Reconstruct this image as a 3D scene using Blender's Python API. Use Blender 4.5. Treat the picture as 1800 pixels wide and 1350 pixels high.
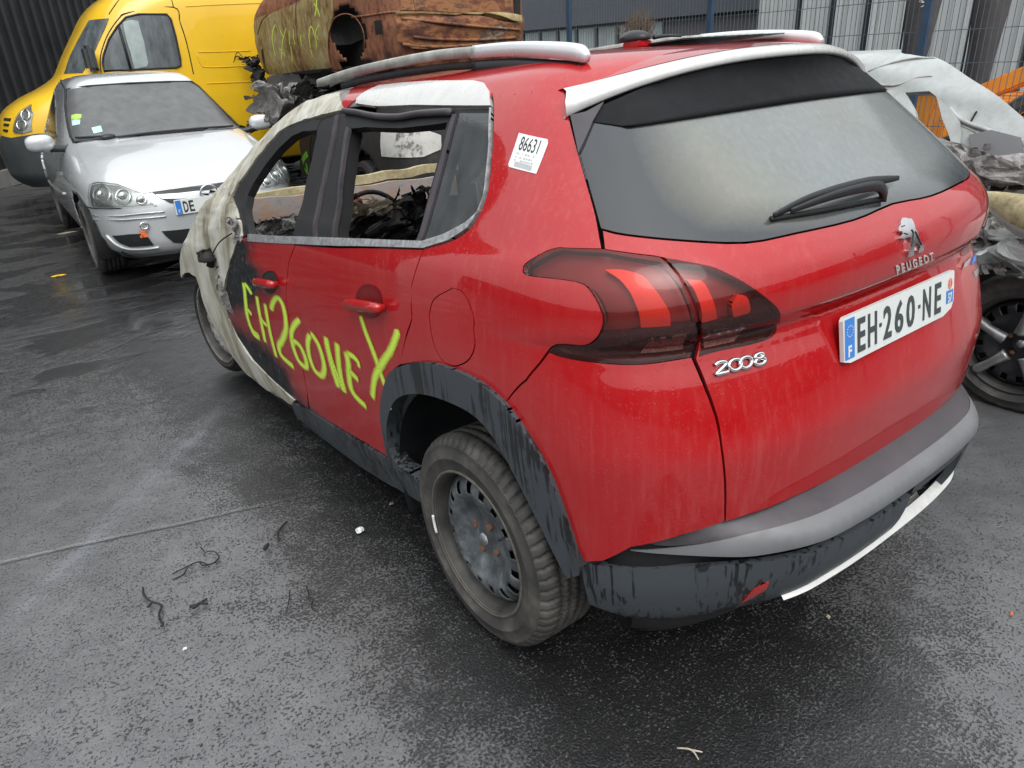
import bpy, bmesh, math, random
from mathutils import Vector, Matrix, noise
from mathutils.bvhtree import BVHTree
from mathutils.geometry import delaunay_2d_cdt

for o in list(bpy.data.objects):
    bpy.data.objects.remove(o, do_unlink=True)
random.seed(7)
SC = bpy.context.scene
COL = SC.collection
PI = math.pi

# ------------------------------------------------------------------ camera
CAM = Vector((-1.717, -1.435, 1.580))
YAW, PITCH, ROLL, FPX = 0.6255143, -0.430201, -0.0576533, 1269.2
_fw = Vector((math.sin(YAW) * math.cos(PITCH), math.cos(YAW) * math.cos(PITCH), math.sin(PITCH)))
_r0 = Vector((math.cos(YAW), -math.sin(YAW), 0)); _u0 = _r0.cross(_fw)
CR = _r0 * math.cos(ROLL) + _u0 * math.sin(ROLL)
CU = _r0 * -math.sin(ROLL) + _u0 * math.cos(ROLL)
CF = _fw
cam_d = bpy.data.cameras.new('camera'); cam = bpy.data.objects.new('camera', cam_d); COL.objects.link(cam)
cam.matrix_world = Matrix(((CR.x, CU.x, -CF.x, CAM.x), (CR.y, CU.y, -CF.y, CAM.y), (CR.z, CU.z, -CF.z, CAM.z), (0, 0, 0, 1)))
cam_d.sensor_width = 36; cam_d.lens = FPX * 36 / 1800; cam_d.clip_end = 600; cam_d.clip_start = .02
SC.camera = cam

# ------------------------------------------------------------------ overcast daylight
SUN_EL, SUN_AZ = math.radians(52), math.radians(200)
w = bpy.data.worlds.new('World'); SC.world = w; w.use_nodes = True
nt = w.node_tree; nt.nodes.clear()
wo = nt.nodes.new('ShaderNodeOutputWorld'); bg = nt.nodes.new('ShaderNodeBackground')
sky = nt.nodes.new('ShaderNodeTexSky'); sky.sky_type = 'NISHITA'; sky.sun_disc = False
sky.sun_elevation = SUN_EL; sky.sun_rotation = SUN_AZ; sky.air_density = 1.5; sky.dust_density = 6; sky.ozone_density = 1
hs = nt.nodes.new('ShaderNodeHueSaturation'); hs.inputs['Saturation'].default_value = .08
cl = nt.nodes.new('ShaderNodeMix'); cl.data_type = 'RGBA'; cl.inputs[0].default_value = .62
cn = nt.nodes.new('ShaderNodeTexNoise'); cn.inputs['Scale'].default_value = 2.2; cn.inputs['Detail'].default_value = 4
cr_ = nt.nodes.new('ShaderNodeValToRGB')
cr_.color_ramp.elements[0].position = .3; cr_.color_ramp.elements[0].color = (5.6, 5.9, 6.2, 1)
cr_.color_ramp.elements[1].position = .75; cr_.color_ramp.elements[1].color = (8.2, 8.4, 8.6, 1)
nt.links.new(cn.outputs[0], cr_.inputs[0])
nt.links.new(sky.outputs[0], hs.inputs['Color']); nt.links.new(hs.outputs[0], cl.inputs[6]); nt.links.new(cr_.outputs[0], cl.inputs[7])
tcw = nt.nodes.new('ShaderNodeTexCoord'); spz = nt.nodes.new('ShaderNodeSeparateXYZ'); nt.links.new(tcw.outputs['Generated'], spz.inputs[0])
rz = nt.nodes.new('ShaderNodeMapRange'); rz.inputs[1].default_value = 0; rz.inputs[2].default_value = 1; rz.inputs[3].default_value = .62; rz.inputs[4].default_value = 1.75
nt.links.new(spz.outputs[2], rz.inputs[0])
mz = nt.nodes.new('ShaderNodeVectorMath'); mz.operation = 'SCALE'; nt.links.new(cl.outputs[2], mz.inputs[0]); nt.links.new(rz.outputs[0], mz.inputs['Scale'])
nt.links.new(mz.outputs[0], bg.inputs[0]); bg.inputs[1].default_value = 0.112
nt.links.new(bg.outputs[0], wo.inputs[0])
sd = bpy.data.lights.new('sun', 'SUN'); sun = bpy.data.objects.new('sun', sd); COL.objects.link(sun)
sd.energy = .55; sd.angle = math.radians(40); sd.color = (1, .98, .95)
sdir = Vector((math.sin(SUN_AZ) * math.cos(SUN_EL), math.cos(SUN_AZ) * math.cos(SUN_EL), math.sin(SUN_EL)))
sun.rotation_euler = sdir.to_track_quat('Z', 'Y').to_euler(); sun.location = (0, -5, 12)
SC.view_settings.view_transform = 'Standard'; SC.view_settings.look = 'None'
SC.view_settings.exposure = 0.58; SC.view_settings.gamma = 1
SC.render.engine = 'CYCLES'
SC.cycles.max_bounces = 7; SC.cycles.transparent_max_bounces = 16; SC.cycles.use_denoising = True
SC.cycles.caustics_reflective = False; SC.cycles.caustics_refractive = False

# ------------------------------------------------------------------ materials
def lin(c):
    return tuple((x / 12.92 if x <= .04045 else ((x + .055) / 1.055) ** 2.4) for x in c)

class NT:
    def __init__(s, name):
        s.m = bpy.data.materials.new(name); s.m.use_nodes = True
        s.t = s.m.node_tree; s.b = s.t.nodes['Principled BSDF']; s.out = s.t.nodes['Material Output']
        s.co = s.n('ShaderNodeTexCoord')
    def n(s, typ, **k):
        nd = s.t.nodes.new(typ)
        for a, v in k.items(): setattr(nd, a, v)
        return nd
    def l(s, a, b): s.t.links.new(a, b)
    def noise(s, scale, detail=5, rough=.6, sc=(1, 1, 1), dist=0):
        mp = s.n('ShaderNodeMapping'); mp.inputs['Scale'].default_value = sc
        s.l(s.co.outputs['Object'], mp.inputs[0])
        nn = s.n('ShaderNodeTexNoise'); nn.inputs['Scale'].default_value = scale
        nn.inputs['Detail'].default_value = detail; nn.inputs['Roughness'].default_value = rough
        nn.inputs['Distortion'].default_value = dist
        s.l(mp.outputs[0], nn.inputs['Vector']); return nn.outputs[0]
    def vor(s, scale, feature='F1', sc=(1, 1, 1)):
        mp = s.n('ShaderNodeMapping'); mp.inputs['Scale'].default_value = sc
        s.l(s.co.outputs['Object'], mp.inputs[0])
        nn = s.n('ShaderNodeTexVoronoi'); nn.feature = feature; nn.inputs['Scale'].default_value = scale
        s.l(mp.outputs[0], nn.inputs['Vector']); return nn
    def ramp(s, inp, stops, interp='LINEAR'):
        r = s.n('ShaderNodeValToRGB'); cr = r.color_ramp; cr.interpolation = interp
        while len(cr.elements) < len(stops): cr.elements.new(.5)
        for e, (p, c) in zip(cr.elements, stops):
            e.position = p; e.color = (c[0], c[1], c[2], 1) if hasattr(c, '__len__') else (c, c, c, 1)
        s.l(inp, r.inputs[0]); return r.outputs[0]
    def mix(s, f, a, b, blend='MIX'):
        m = s.n('ShaderNodeMix'); m.data_type = 'RGBA'; m.blend_type = blend; m.clamp_factor = True
        for sock, v in ((0, f), (6, a), (7, b)):
            if hasattr(v, 'is_output') or hasattr(v, 'node'): s.l(v, m.inputs[sock])
            elif sock == 0: m.inputs[0].default_value = v
            else: m.inputs[sock].default_value = (v[0], v[1], v[2], 1) if hasattr(v, '__len__') else (v, v, v, 1)
        return m.outputs[2]
    def math(s, op, a, b=0.0, c=0.0):
        m = s.n('ShaderNodeMath'); m.operation = op
        for i, v in enumerate((a, b, c)):
            if hasattr(v, 'node'): s.l(v, m.inputs[i])
            else: m.inputs[i].default_value = v
        return m.outputs[0]
    def attr(s, name):
        a = s.n('ShaderNodeAttribute'); a.attribute_name = name; return a.outputs['Fac']
    def bump(s, h, strength=.3, dist=.01, prev=None):
        b = s.n('ShaderNodeBump'); b.inputs['Strength'].default_value = strength; b.inputs['Distance'].default_value = dist
        s.l(h, b.inputs['Height'])
        if prev: s.l(prev, b.inputs['Normal'])
        return b.outputs[0]
    def set(s, **k):
        for a, v in k.items():
            i = s.b.inputs[a.replace('_', ' ')]
            if hasattr(v, 'node'): s.l(v, i)
            else: i.default_value = (v[0], v[1], v[2], 1) if hasattr(v, '__len__') and len(v) == 3 else v
        return s

def simple(name, col, rough=.5, metal=0, coat=0, var=.15, vs=8, bump=0, bs=60, spec=.5):
    m = NT(name)
    c = m.mix(m.ramp(m.noise(vs), [(.3, 0), (.7, 1)]), tuple(x * (1 - var) for x in col), tuple(min(1, x * (1 + var)) for x in col))
    m.set(Base_Color=c, Roughness=rough, Metallic=metal)
    m.b.inputs['Coat Weight'].default_value = coat; m.b.inputs['Coat Roughness'].default_value = .05
    m.b.inputs['Specular IOR Level'].default_value = spec
    r = m.ramp(m.noise(vs * 3), [(.3, max(0, rough - .08)), (.7, min(1, rough + .08))]); m.l(r, m.b.inputs['Roughness'])
    if bump: m.l(m.bump(m.noise(bs, 3), bump, .004), m.b.inputs['Normal'])
    return m.m

M = {}
def red_paint(name, masks=False):
    m = NT(name)
    base = m.mix(m.noise(3, 4), (.385, .003, .006), (.43, .005, .008))
    # thin dried dirt film in vertical runs, heavier low on the body
    dirt = m.math('MULTIPLY', m.ramp(m.noise(9, 6, .7, (1, 1, .25)), [(.42, 0), (.8, 1)]), .22)
    base = m.mix(dirt, base, (.36, .07, .06))
    rough = m.ramp(m.noise(5, 5, .6, (1, 1, .35)), [(.35, .35), (.75, .5)])
    m.b.inputs['Specular IOR Level'].default_value = .12
    runs = m.math('MULTIPLY', m.ramp(m.noise(60, 4, .6, (1, 1, .03)), [(.5, 0), (.75, 1)]), m.ramp(m.noise(2.5, 3), [(.4, 0), (.65, .22)]))
    base = m.mix(runs, base, (.55, .13, .12))
    if masks:
        d = m.attr('scorch')
        nn = m.math('MULTIPLY', m.math('SUBTRACT', m.noise(14, 8, .7), .5), .13)
        f = m.ramp(m.math('ADD', d, nn), [(.475, 0), (.53, 1)])
        f2 = m.ramp(m.math('ADD', d, nn), [(.41, 0), (.50, .9)])
        base = m.mix(f2, base, (.12, .012, .012))
        soot = m.ramp(m.noise(35, 8, .7), [(.38, (.012, .013, .015)), (.6, (.035, .037, .04)), (.72, (.16, .17, .18))])
        base = m.mix(f, base, soot)
        rough = m.mix(f, rough, (.6, .6, .6))
    drops = m.ramp(m.vor(170).outputs['Distance'], [(.0, 1), (.35, .15), (.5, 0)])
    sel = m.math('MULTIPLY', m.ramp(m.noise(60, 2), [(.50, 0), (.6, 1)]), m.ramp(m.noise(2.1, 4), [(.38, .25), (.6, 1)]))
    base = m.mix(m.math('MULTIPLY', m.math('MULTIPLY', drops, sel), .08), base, (.75, .45, .44))
    m.set(Base_Color=base, Roughness=rough)
    nb = m.bump(m.math('MULTIPLY', drops, sel), .30, .0016)
    m.l(nb, m.b.inputs['Normal'])
    nc = m.bump(m.math('MULTIPLY', drops, sel), .16, .0012)
    m.l(nc, m.b.inputs['Coat Normal'])
    m.b.inputs['Coat Weight'].default_value = .0 if masks == 2 else 1
    if masks:
        m.l(m.math('SUBTRACT', 1, f), m.b.inputs['Coat Weight'])
    m.l(m.ramp(m.noise(4, 6, .65, (1, 1, .4)), [(.42, .012), (.72, .10)]), m.b.inputs['Coat Roughness'])
    m.b.inputs['Coat IOR'].default_value = 1.6
    return m.m
M['red'] = red_paint('red_paint'); M['red_scorch'] = red_paint('red_paint_scorched', True)

def plastic(name, dry, wet, thr=.5, drip=True):
    m = NT(name)
    if drip:
        n1 = m.noise(85, 3, .55, (1, 1, .035), .15)
        n2 = m.noise(5, 4, .6)
        f = m.ramp(m.math('ADD', n1, m.math('MULTIPLY', m.math('SUBTRACT', n2, .5), .9)), [(thr, 0), (thr + .06, 1)])
    else:
        f = m.ramp(m.noise(7, 6, .65), [(.35, 0), (.7, 1)])
    m.set(Base_Color=m.mix(f, dry, wet), Roughness=m.ramp(f, [(0, .55), (1, .3)]))
    m.l(m.bump(m.noise(300, 2), .15, .001), m.b.inputs['Normal'])
    return m.m
M['plastic'] = plastic('weathered_black_plastic', (.052, .060, .068), (.012, .013, .015), .56)
M['plastic_plain'] = plastic('black_plastic', (.02, .022, .025), (.011, .012, .013), drip=False)
M['plastic_grey'] = plastic('grey_plastic_top', (.07, .062, .070), (.038, .034, .039), drip=False)
M['nosing'] = simple('worn_grey_nosing', (.155, .158, .165), .42, .0, var=.12, vs=6)
M['black'] = simple('soot_black', (.008, .008, .009), .8, bump=.3)
M['rubber_seal'] = simple('rubber_seal', (.012, .012, .013), .6)
M['silver_trim'] = simple('satin_silver', (.74, .76, .77), .32, .3, var=.05)
M['rail_burnt'] = simple('sooty_satin_silver', (.40, .40, .37), .5, .3, var=.4, vs=14)
M['white_panel'] = simple('wet_white_panel', (.60, .60, .58), .3, coat=.6, var=.08, vs=20)
M['chrome_dull'] = simple('dull_bright_trim', (.42, .43, .44), .38, .5, var=.4, vs=60)

def glass_rear():
    m = NT('wet_rear_glass')
    d = m.attr('clear')
    f = m.ramp(m.math('ADD', d, m.math('MULTIPLY', m.math('SUBTRACT', m.noise(60, 4), .5), .03)), [(.44, 0), (.62, 1)])
    st = m.noise(70, 5, .6, (1, 1, .12))
    fog = m.ramp(st, [(.3, (.12, .14, .14)), (.55, (.17, .19, .188)), (.8, (.25, .27, .262))])
    big = m.ramp(m.noise(2.2, 3), [(.35, (.13, .125, .095)), (.65, (.17, .19, .19))])
    fog = m.mix(.5, fog, big)
    sx = m.n('ShaderNodeSeparateXYZ'); m.l(m.co.outputs['Object'], sx.inputs[0])
    wg = m.ramp(m.math('SUBTRACT', m.math('MULTIPLY', sx.outputs[2], -1), m.math('ADD', sx.outputs[0], -1.1)), [(.30, 0), (.75, .75)])
    fog = m.mix(wg, fog, (.20, .19, .135))
    m.set(Base_Color=m.mix(f, (.018, .021, .025), fog), Roughness=m.mix(f, (.12,) * 3, (.34,) * 3))
    m.l(m.bump(m.noise(120, 4, .7, (1, 1, .3)), .12, .002), m.b.inputs['Normal'])
    m.b.inputs['Coat Weight'].default_value = .8; m.b.inputs['Coat Roughness'].default_value = .12
    return m.m
M['rear_glass'] = glass_rear()

def glass_dark(name, col, alpha=.75, rough=.08, streak=0.0):
    m = NT(name)
    c = m.mix(m.ramp(m.noise(11, 5, .6, (1, 1, .3)), [(.35, 0), (.75, 1)]), col, tuple(x * (1 + streak * 4) + streak * .05 for x in col))
    m.set(Base_Color=c, Roughness=rough)
    m.b.inputs['Alpha'].default_value = alpha
    m.l(m.bump(m.vor(220).outputs['Distance'], .08, .001), m.b.inputs['Normal'])
    return m.m
M['quarter_glass'] = glass_dark('quarter_glass', (.06, .066, .068), .80, .10, .18)
M['car_glass'] = glass_dark('tinted_car_glass', (.02, .024, .026), .96, .06, .3)
M['fog_glass'] = glass_dark('misted_windscreen', (.085, .088, .088), 1, .35, .12)
M['van_glass'] = glass_dark('van_glass', (.06, .07, .075), 1, .08, .3)

def lens(name, tint, alpha_f=.9):
    m = NT(name); t = m.t
    tr = m.n('ShaderNodeBsdfTransparent'); tr.inputs[0].default_value = (*tint, 1)
    gl = m.n('ShaderNodeBsdfGlossy'); gl.inputs['Roughness'].default_value = .04
    fr = m.n('ShaderNodeFresnel'); fr.inputs['IOR'].default_value = 1.5
    df = m.n('ShaderNodeBsdfDiffuse'); df.inputs[0].default_value = ((.4, .12, .11, 1) if tint[1] < .8 else (.35, .36, .35, 1))
    m1 = m.n('ShaderNodeMixShader'); m1.inputs[0].default_value = 1 - alpha_f; m.l(tr.outputs[0], m1.inputs[1]); m.l(df.outputs[0], m1.inputs[2])
    m2 = m.n('ShaderNodeMixShader'); m.l(fr.outputs[0], m2.inputs[0]); m.l(m1.outputs[0], m2.inputs[1]); m.l(gl.outputs[0], m2.inputs[2])
    m.l(m2.outputs[0], m.out.inputs[0]); return m.m
M['red_lens'] = lens('red_lamp_lens', (1, .68, .64), .94)
M['clear_lens'] = lens('clear_lamp_lens', (.93, .95, .94), .85)
M['lamp_housing'] = simple('dark_lamp_housing', (.20, .03, .032), .35)
M['lamp_black'] = simple('black_lamp_base', (.018, .006, .006), .3)
M['lamp_red'] = simple('red_reflector', (1.0, .085, .05), .3, var=.04)
M['lamp_clear'] = simple('clear_reflector', (.62, .56, .52), .25, .3, vs=120, var=.4)
M['brake_lens'] = simple('smoked_brake_lens', (.075, .065, .065), .3, vs=90, var=.5)
M['red_reflector'] = simple('bumper_reflector', (.42, .02, .02), .25, coat=1)
M['chrome'] = simple('chrome', (.72, .73, .74), .16, 1, var=.06, vs=40)
M['plate_white'] = simple('plate_white', (.74, .77, .75), .35, coat=.4, var=.04)
M['plate_blue'] = simple('plate_blue', (.05, .22, .62), .4, var=.05)
M['plate_black'] = simple('plate_lettering', (.055, .065, .065), .5)
M['paper'] = simple('white_paper_label', (.78, .80, .80), .5, var=.03)
M['ink'] = simple('black_ink', (.03, .03, .03), .6)
M['ink_soft'] = simple('faint_grey_ink', (.45, .47, .47), .6)
M['blue_badge'] = simple('blue_badge', (.05, .2, .6), .4)

def spray():
    m = NT('yellow_green_spray_paint')
    e = m.attr('edge')
    nz = m.math('MULTIPLY', m.math('SUBTRACT', m.noise(240, 3, .6), .5), .7)
    f = m.ramp(m.math('ADD', e, nz), [(.0, 0), (.35, .55), (.75, .96)])
    m.set(Base_Color=m.mix(m.ramp(e, [(.2, 0), (.9, 1)]), (.66, .90, .10), (.66, .90, .10)), Roughness=.6, Alpha=f)
    return m.m
M['spray'] = spray()

def rubber():
    m = NT('dirty_tyre_rubber')
    c = m.ramp(m.noise(9, 7, .65), [(.3, (.025, .025, .025)), (.5, (.055, .052, .048)), (.7, (.12, .112, .098))])
    m.set(Base_Color=c, Roughness=.62)
    m.l(m.bump(m.noise(120, 4), .25, .003), m.b.inputs['Normal'])
    return m.m
M['tyre'] = rubber()
def steel():
    m = NT('grimy_steel_rim')
    c = m.ramp(m.noise(11, 7, .68), [(.28, (.02, .021, .022)), (.46, (.07, .078, .084)), (.56, (.13, .145, .155)), (.74, (.26, .285, .30))])
    m.set(Base_Color=c, Roughness=.45, Metallic=.15)
    m.l(m.bump(m.noise(60, 5), .3, .002), m.b.inputs['Normal'])
    return m.m
M['steel'] = steel()
M['steel_dark'] = simple('dirty_rim_barrel', (.04, .038, .035), .6, var=.5, vs=14, bump=.2)
M['rust_bolt'] = simple('rusty_bolt', (.20, .10, .055), .75, var=.3, vs=80)

def burnt(name, stops, scale=5, stretch=(1, 1, .5), rough=.75, bump=.45, mot=.35):
    m = NT(name)
    a = m.noise(scale, 9, .68, stretch, .6)
    b = m.noise(scale * 6, 6, .7, stretch)
    f = m.math('ADD', m.math('MULTIPLY', a, 1 - mot), m.math('MULTIPLY', b, mot))
    m.set(Base_Color=m.ramp(f, stops), Roughness=rough)
    m.l(m.bump(m.noise(scale * 8, 6, .7), bump, .012), m.b.inputs['Normal'])
    return m.m
M['ash_white'] = burnt('heat_bleached_panel', [(.28, (.06, .055, .045)), (.40, (.24, .22, .16)), (.50, (.46, .44, .36)), (.62, (.60, .60, .55)), (.76, (.36, .33, .24))], 5, (1, 1.3, .35), .55, .15, .25)
M['ash_beige'] = burnt('scorched_cream_strip', [(.3, (.16, .13, .07)), (.5, (.42, .36, .2)), (.65, (.62, .57, .42))], 8, (1, 1, 1), .7, .2)
M['ash_rust'] = burnt('ashen_rusty_bar', [(.3, (.14, .12, .11)), (.45, (.36, .33, .32)), (.55, (.42, .24, .15)), (.66, (.50, .48, .47))], 7, (.4, 1, 1), .7, .2)
M['rust'] = burnt('rusted_burnt_steel', [(.32, (.012, .008, .008)), (.41, (.06, .024, .016)), (.48, (.20, .068, .034)), (.54, (.28, .12, .06)), (.60, (.12, .045, .028)), (.68, (.32, .27, .19)), (.78, (.12, .05, .03))], 2.0, (1, 1, .7), mot=.45)
M['rust_bands'] = burnt('banded_burnt_rear_panel', [(.30, (.012, .008, .01)), (.39, (.05, .022, .018)), (.46, (.17, .06, .03)), (.52, (.34, .15, .06)), (.57, (.10, .045, .03)), (.64, (.36, .31, .22)), (.74, (.14, .055, .03))], 1.3, (1, 1, 1.9), .75, .4, .42)
M['rust_door'] = burnt('scorched_ochre_door', [(.3, (.04, .022, .012)), (.41, (.15, .075, .03)), (.50, (.28, .20, .075)), (.58, (.36, .31, .16)), (.68, (.40, .385, .32)), (.8, (.16, .08, .035))], 1.7, (1, 1.6, .9), .8, .25, .45)
M['char'] = burnt('charred_metal', [(.3, (.006, .006, .006)), (.55, (.02, .019, .018)), (.68, (.06, .045, .032)), (.8, (.16, .15, .14))], 7)
M['char_dark'] = burnt('soot_covered_steel', [(.3, (.005, .005, .006)), (.6, (.018, .018, .019)), (.8, (.05, .045, .04))], 6)
M['wreck_white'] = burnt('half_burnt_white_paint', [(.36, (.02, .02, .02)), (.43, (.22, .21, .19)), (.47, (.50, .49, .46)), (.7, (.62, .61, .58))], 3, (1, 1, 1))
M['wreck_silver'] = burnt('scratched_pale_silver', [(.3, (.28, .30, .29)), (.5, (.42, .45, .44)), (.7, (.50, .53, .52))], 4, (1, 1, 1), .35, .08)
M['ash_grey'] = burnt('grey_ash', [(.3, (.03, .03, .03)), (.45, (.16, .155, .15)), (.6, (.36, .35, .34)), (.72, (.10, .09, .08))], 9, (1, 1, 1))
M['foam'] = burnt('scorched_foam', [(.3, (.15, .09, .05)), (.5, (.42, .36, .28)), (.7, (.55, .50, .42))], 10, (1, 1, 1), .85, .5)
M['silver_paint'] = simple('silver_paint', (.56, .58, .59), .22, .25, coat=1, var=.03, vs=3)
M['yellow_paint'] = simple('yellow_van_paint', (.82, .50, .015), .35, coat=.7, var=.05, vs=2)
M['yellow_dull'] = simple('darker_yellow', (.70, .42, .02), .5, var=.12, vs=5)  # slightly darker, duller yellow for groove lines and a leaf
M['van_plastic'] = simple('van_grey_plastic', (.05, .058, .06), .45)
M['headlamp'] = simple('headlamp_reflector', (.50, .52, .50), .18, .8, var=.3, vs=25)
M['orange_tag'] = simple('orange_tag', (.80, .14, .03), .5)
M['green_vign'] = simple('green_windscreen_sticker', (.42, .62, .12), .5)
M['teal_vign'] = simple('pale_teal_sticker', (.45, .66, .62), .5)
M['alloy'] = simple('scuffed_alloy', (.30, .30, .30), .35, .6, var=.3, vs=20)
M['alloy_dark'] = simple('dark_alloy', (.045, .045, .05), .35, .5)

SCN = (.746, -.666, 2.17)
def asphalt():
    m = NT('wet_asphalt')
    sx = m.n('ShaderNodeSeparateXYZ'); m.l(m.co.outputs['Object'], sx.inputs[0])
    X_, Y_ = sx.outputs[0], sx.outputs[1]
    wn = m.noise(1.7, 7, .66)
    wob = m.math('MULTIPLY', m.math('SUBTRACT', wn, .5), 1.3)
    # smoother ground, sky sheen painted left and behind the car; its dark reflection between
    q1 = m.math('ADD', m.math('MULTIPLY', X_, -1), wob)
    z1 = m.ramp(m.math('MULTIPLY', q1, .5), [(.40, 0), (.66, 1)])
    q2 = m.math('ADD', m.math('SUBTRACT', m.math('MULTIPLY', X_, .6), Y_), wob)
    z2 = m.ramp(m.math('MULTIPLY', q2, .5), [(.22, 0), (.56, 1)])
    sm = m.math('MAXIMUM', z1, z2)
    far = m.ramp(m.math('MULTIPLY', Y_, .1), [(.17, 1), (.36, .42)])  # painted sheen weakens with distance
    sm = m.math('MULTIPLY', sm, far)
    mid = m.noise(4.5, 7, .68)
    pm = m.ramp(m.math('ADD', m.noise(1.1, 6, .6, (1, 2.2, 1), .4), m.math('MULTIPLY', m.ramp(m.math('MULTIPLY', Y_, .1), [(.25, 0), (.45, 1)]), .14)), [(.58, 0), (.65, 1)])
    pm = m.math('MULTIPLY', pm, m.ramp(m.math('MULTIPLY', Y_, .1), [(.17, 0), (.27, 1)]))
    np_ = m.math('SUBTRACT', 1, m.math('MULTIPLY', pm, .93))
    # wet stone tops painted pale with sky sheen over dark gaps; stronger sheen closes them
    fn_ = m.math('ADD', m.math('MULTIPLY', m.noise(118, 4, .6), .78), m.math('MULTIPLY', m.noise(14, 5, .65), .22))
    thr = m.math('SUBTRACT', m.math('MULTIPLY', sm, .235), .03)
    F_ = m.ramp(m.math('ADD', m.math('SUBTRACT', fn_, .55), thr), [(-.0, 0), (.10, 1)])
    tops = m.ramp(mid, [(.3, (.060, .061, .064)), (.5, (.088, .089, .093)), (.72, (.128, .128, .131))])
    tops = m.mix(m.ramp(m.noise(240, 2), [(.5, 0), (.7, .6)]), tops, (.17, .17, .17))
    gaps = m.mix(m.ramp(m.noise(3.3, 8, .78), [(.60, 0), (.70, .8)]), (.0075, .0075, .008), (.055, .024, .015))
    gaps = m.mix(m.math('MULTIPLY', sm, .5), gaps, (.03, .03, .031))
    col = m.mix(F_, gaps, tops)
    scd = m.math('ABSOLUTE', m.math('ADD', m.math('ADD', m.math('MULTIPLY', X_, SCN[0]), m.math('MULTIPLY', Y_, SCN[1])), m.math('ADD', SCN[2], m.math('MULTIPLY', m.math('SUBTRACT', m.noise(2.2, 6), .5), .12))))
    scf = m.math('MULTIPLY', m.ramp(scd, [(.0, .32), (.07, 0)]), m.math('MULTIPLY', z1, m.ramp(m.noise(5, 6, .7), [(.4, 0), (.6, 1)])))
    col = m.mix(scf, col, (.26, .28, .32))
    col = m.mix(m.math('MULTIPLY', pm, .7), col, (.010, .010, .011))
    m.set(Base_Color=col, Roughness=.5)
    m.b.inputs['Specular IOR Level'].default_value = .4
    def joint(nx, ny, c_):
        d_ = m.math('ABSOLUTE', m.math('ADD', m.math('ADD', m.math('MULTIPLY', X_, nx), m.math('MULTIPLY', Y_, ny)), m.math('ADD', c_, m.math('MULTIPLY', m.math('SUBTRACT', m.noise(3, 5), .5), .05))))
        return m.math('MULTIPLY', m.ramp(d_, [(.004, 1), (.014, 0)]), z1)
    jj = m.math('ADD', joint(.316, .949, -.727), joint(-.55, .835, -3.68))
    h = m.math('ADD', F_, m.math('MULTIPLY', m.noise(150, 3, .6), m.math('ADD', .25, m.math('MULTIPLY', m.math('SUBTRACT', 1, sm), .5))))
    h = m.math('MULTIPLY', m.math('SUBTRACT', h, m.math('MULTIPLY', jj, 1.5)), np_)
    b1 = m.bump(h, .8, .006)
    b2 = m.bump(m.math('MULTIPLY', m.noise(7, 6, .6), np_), .45, .02, b1)
    m.l(b2, m.b.inputs['Normal'])
    m.b.inputs['Coat Weight'].default_value = 1
    m.b.inputs['Coat IOR'].default_value = 1.6
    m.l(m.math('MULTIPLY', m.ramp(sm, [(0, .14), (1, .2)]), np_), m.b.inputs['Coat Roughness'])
    b3 = m.bump(h, .7, .004)
    m.l(m.bump(m.math('MULTIPLY', m.noise(6, 6, .6), np_), .35, .02, b3), m.b.inputs['Coat Normal'])
    return m.m
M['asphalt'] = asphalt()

# ------------------------------------------------------------------ object helpers
def tag(o, label=None, cat=None, group=None, kind=None):
    if label: o['label'] = label
    if cat: o['category'] = cat
    if group: o['group'] = group
    if kind: o['kind'] = kind
    return o
def empty(name, loc=(0, 0, 0), rot=(0, 0, 0), scale=1, **k):
    o = bpy.data.objects.new(name, None); COL.objects.link(o)
    o.empty_display_size = .2
    o.location = loc; o.rotation_euler = rot; o.scale = (scale,) * 3
    o.matrix_basis = Matrix.LocRotScale(Vector(loc), __import__('mathutils').Euler(rot), Vector((scale,) * 3))
    return tag(o, **k)
def link(name, me, mat, parent=None):
    o = bpy.data.objects.new(name, me); COL.objects.link(o)
    if mat is not None: me.materials.append(M[mat] if isinstance(mat, str) else mat)
    if parent is not None: o.parent = parent
    return o
def mesh(name, verts, faces, mat, parent=None, smooth=False):
    me = bpy.data.meshes.new(name); me.from_pydata([tuple(v) for v in verts], [], faces); me.validate()
    if smooth:
        me.polygons.foreach_set('use_smooth', [True] * len(me.polygons))
    me.update()
    return link(name, me, mat, parent)
def from_bm(name, bm, mat, parent=None, smooth=False, bevel=0, seg=2):
    if bevel:
        bmesh.ops.bevel(bm, geom=bm.edges[:] , offset=bevel, segments=seg, affect='EDGES', clamp_overlap=True)
    bmesh.ops.recalc_face_normals(bm, faces=bm.faces)
    me = bpy.data.meshes.new(name); bm.to_mesh(me); bm.free()
    if smooth: me.polygons.foreach_set('use_smooth', [True] * len(me.polygons))
    return link(name, me, mat, parent)
def box_bm(bm, c, s, rot=None):
    vs = []
    for x in (-.5, .5):
        for y in (-.5, .5):
            for z in (-.5, .5):
                v = Vector((x * s[0], y * s[1], z * s[2]))
                if rot is not None: v = rot @ v
                vs.append(bm.verts.new(v + Vector(c)))
    for f in ((0, 1, 3, 2), (4, 6, 7, 5), (0, 4, 5, 1), (2, 3, 7, 6), (0, 2, 6, 4), (1, 5, 7, 3)):
        bm.faces.new([vs[i] for i in f])
def box(name, c, s, mat, parent=None, bevel=.004, rot=None):
    bm = bmesh.new(); box_bm(bm, c, s, rot)
    return from_bm(name, bm, mat, parent, bevel=bevel)
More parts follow.
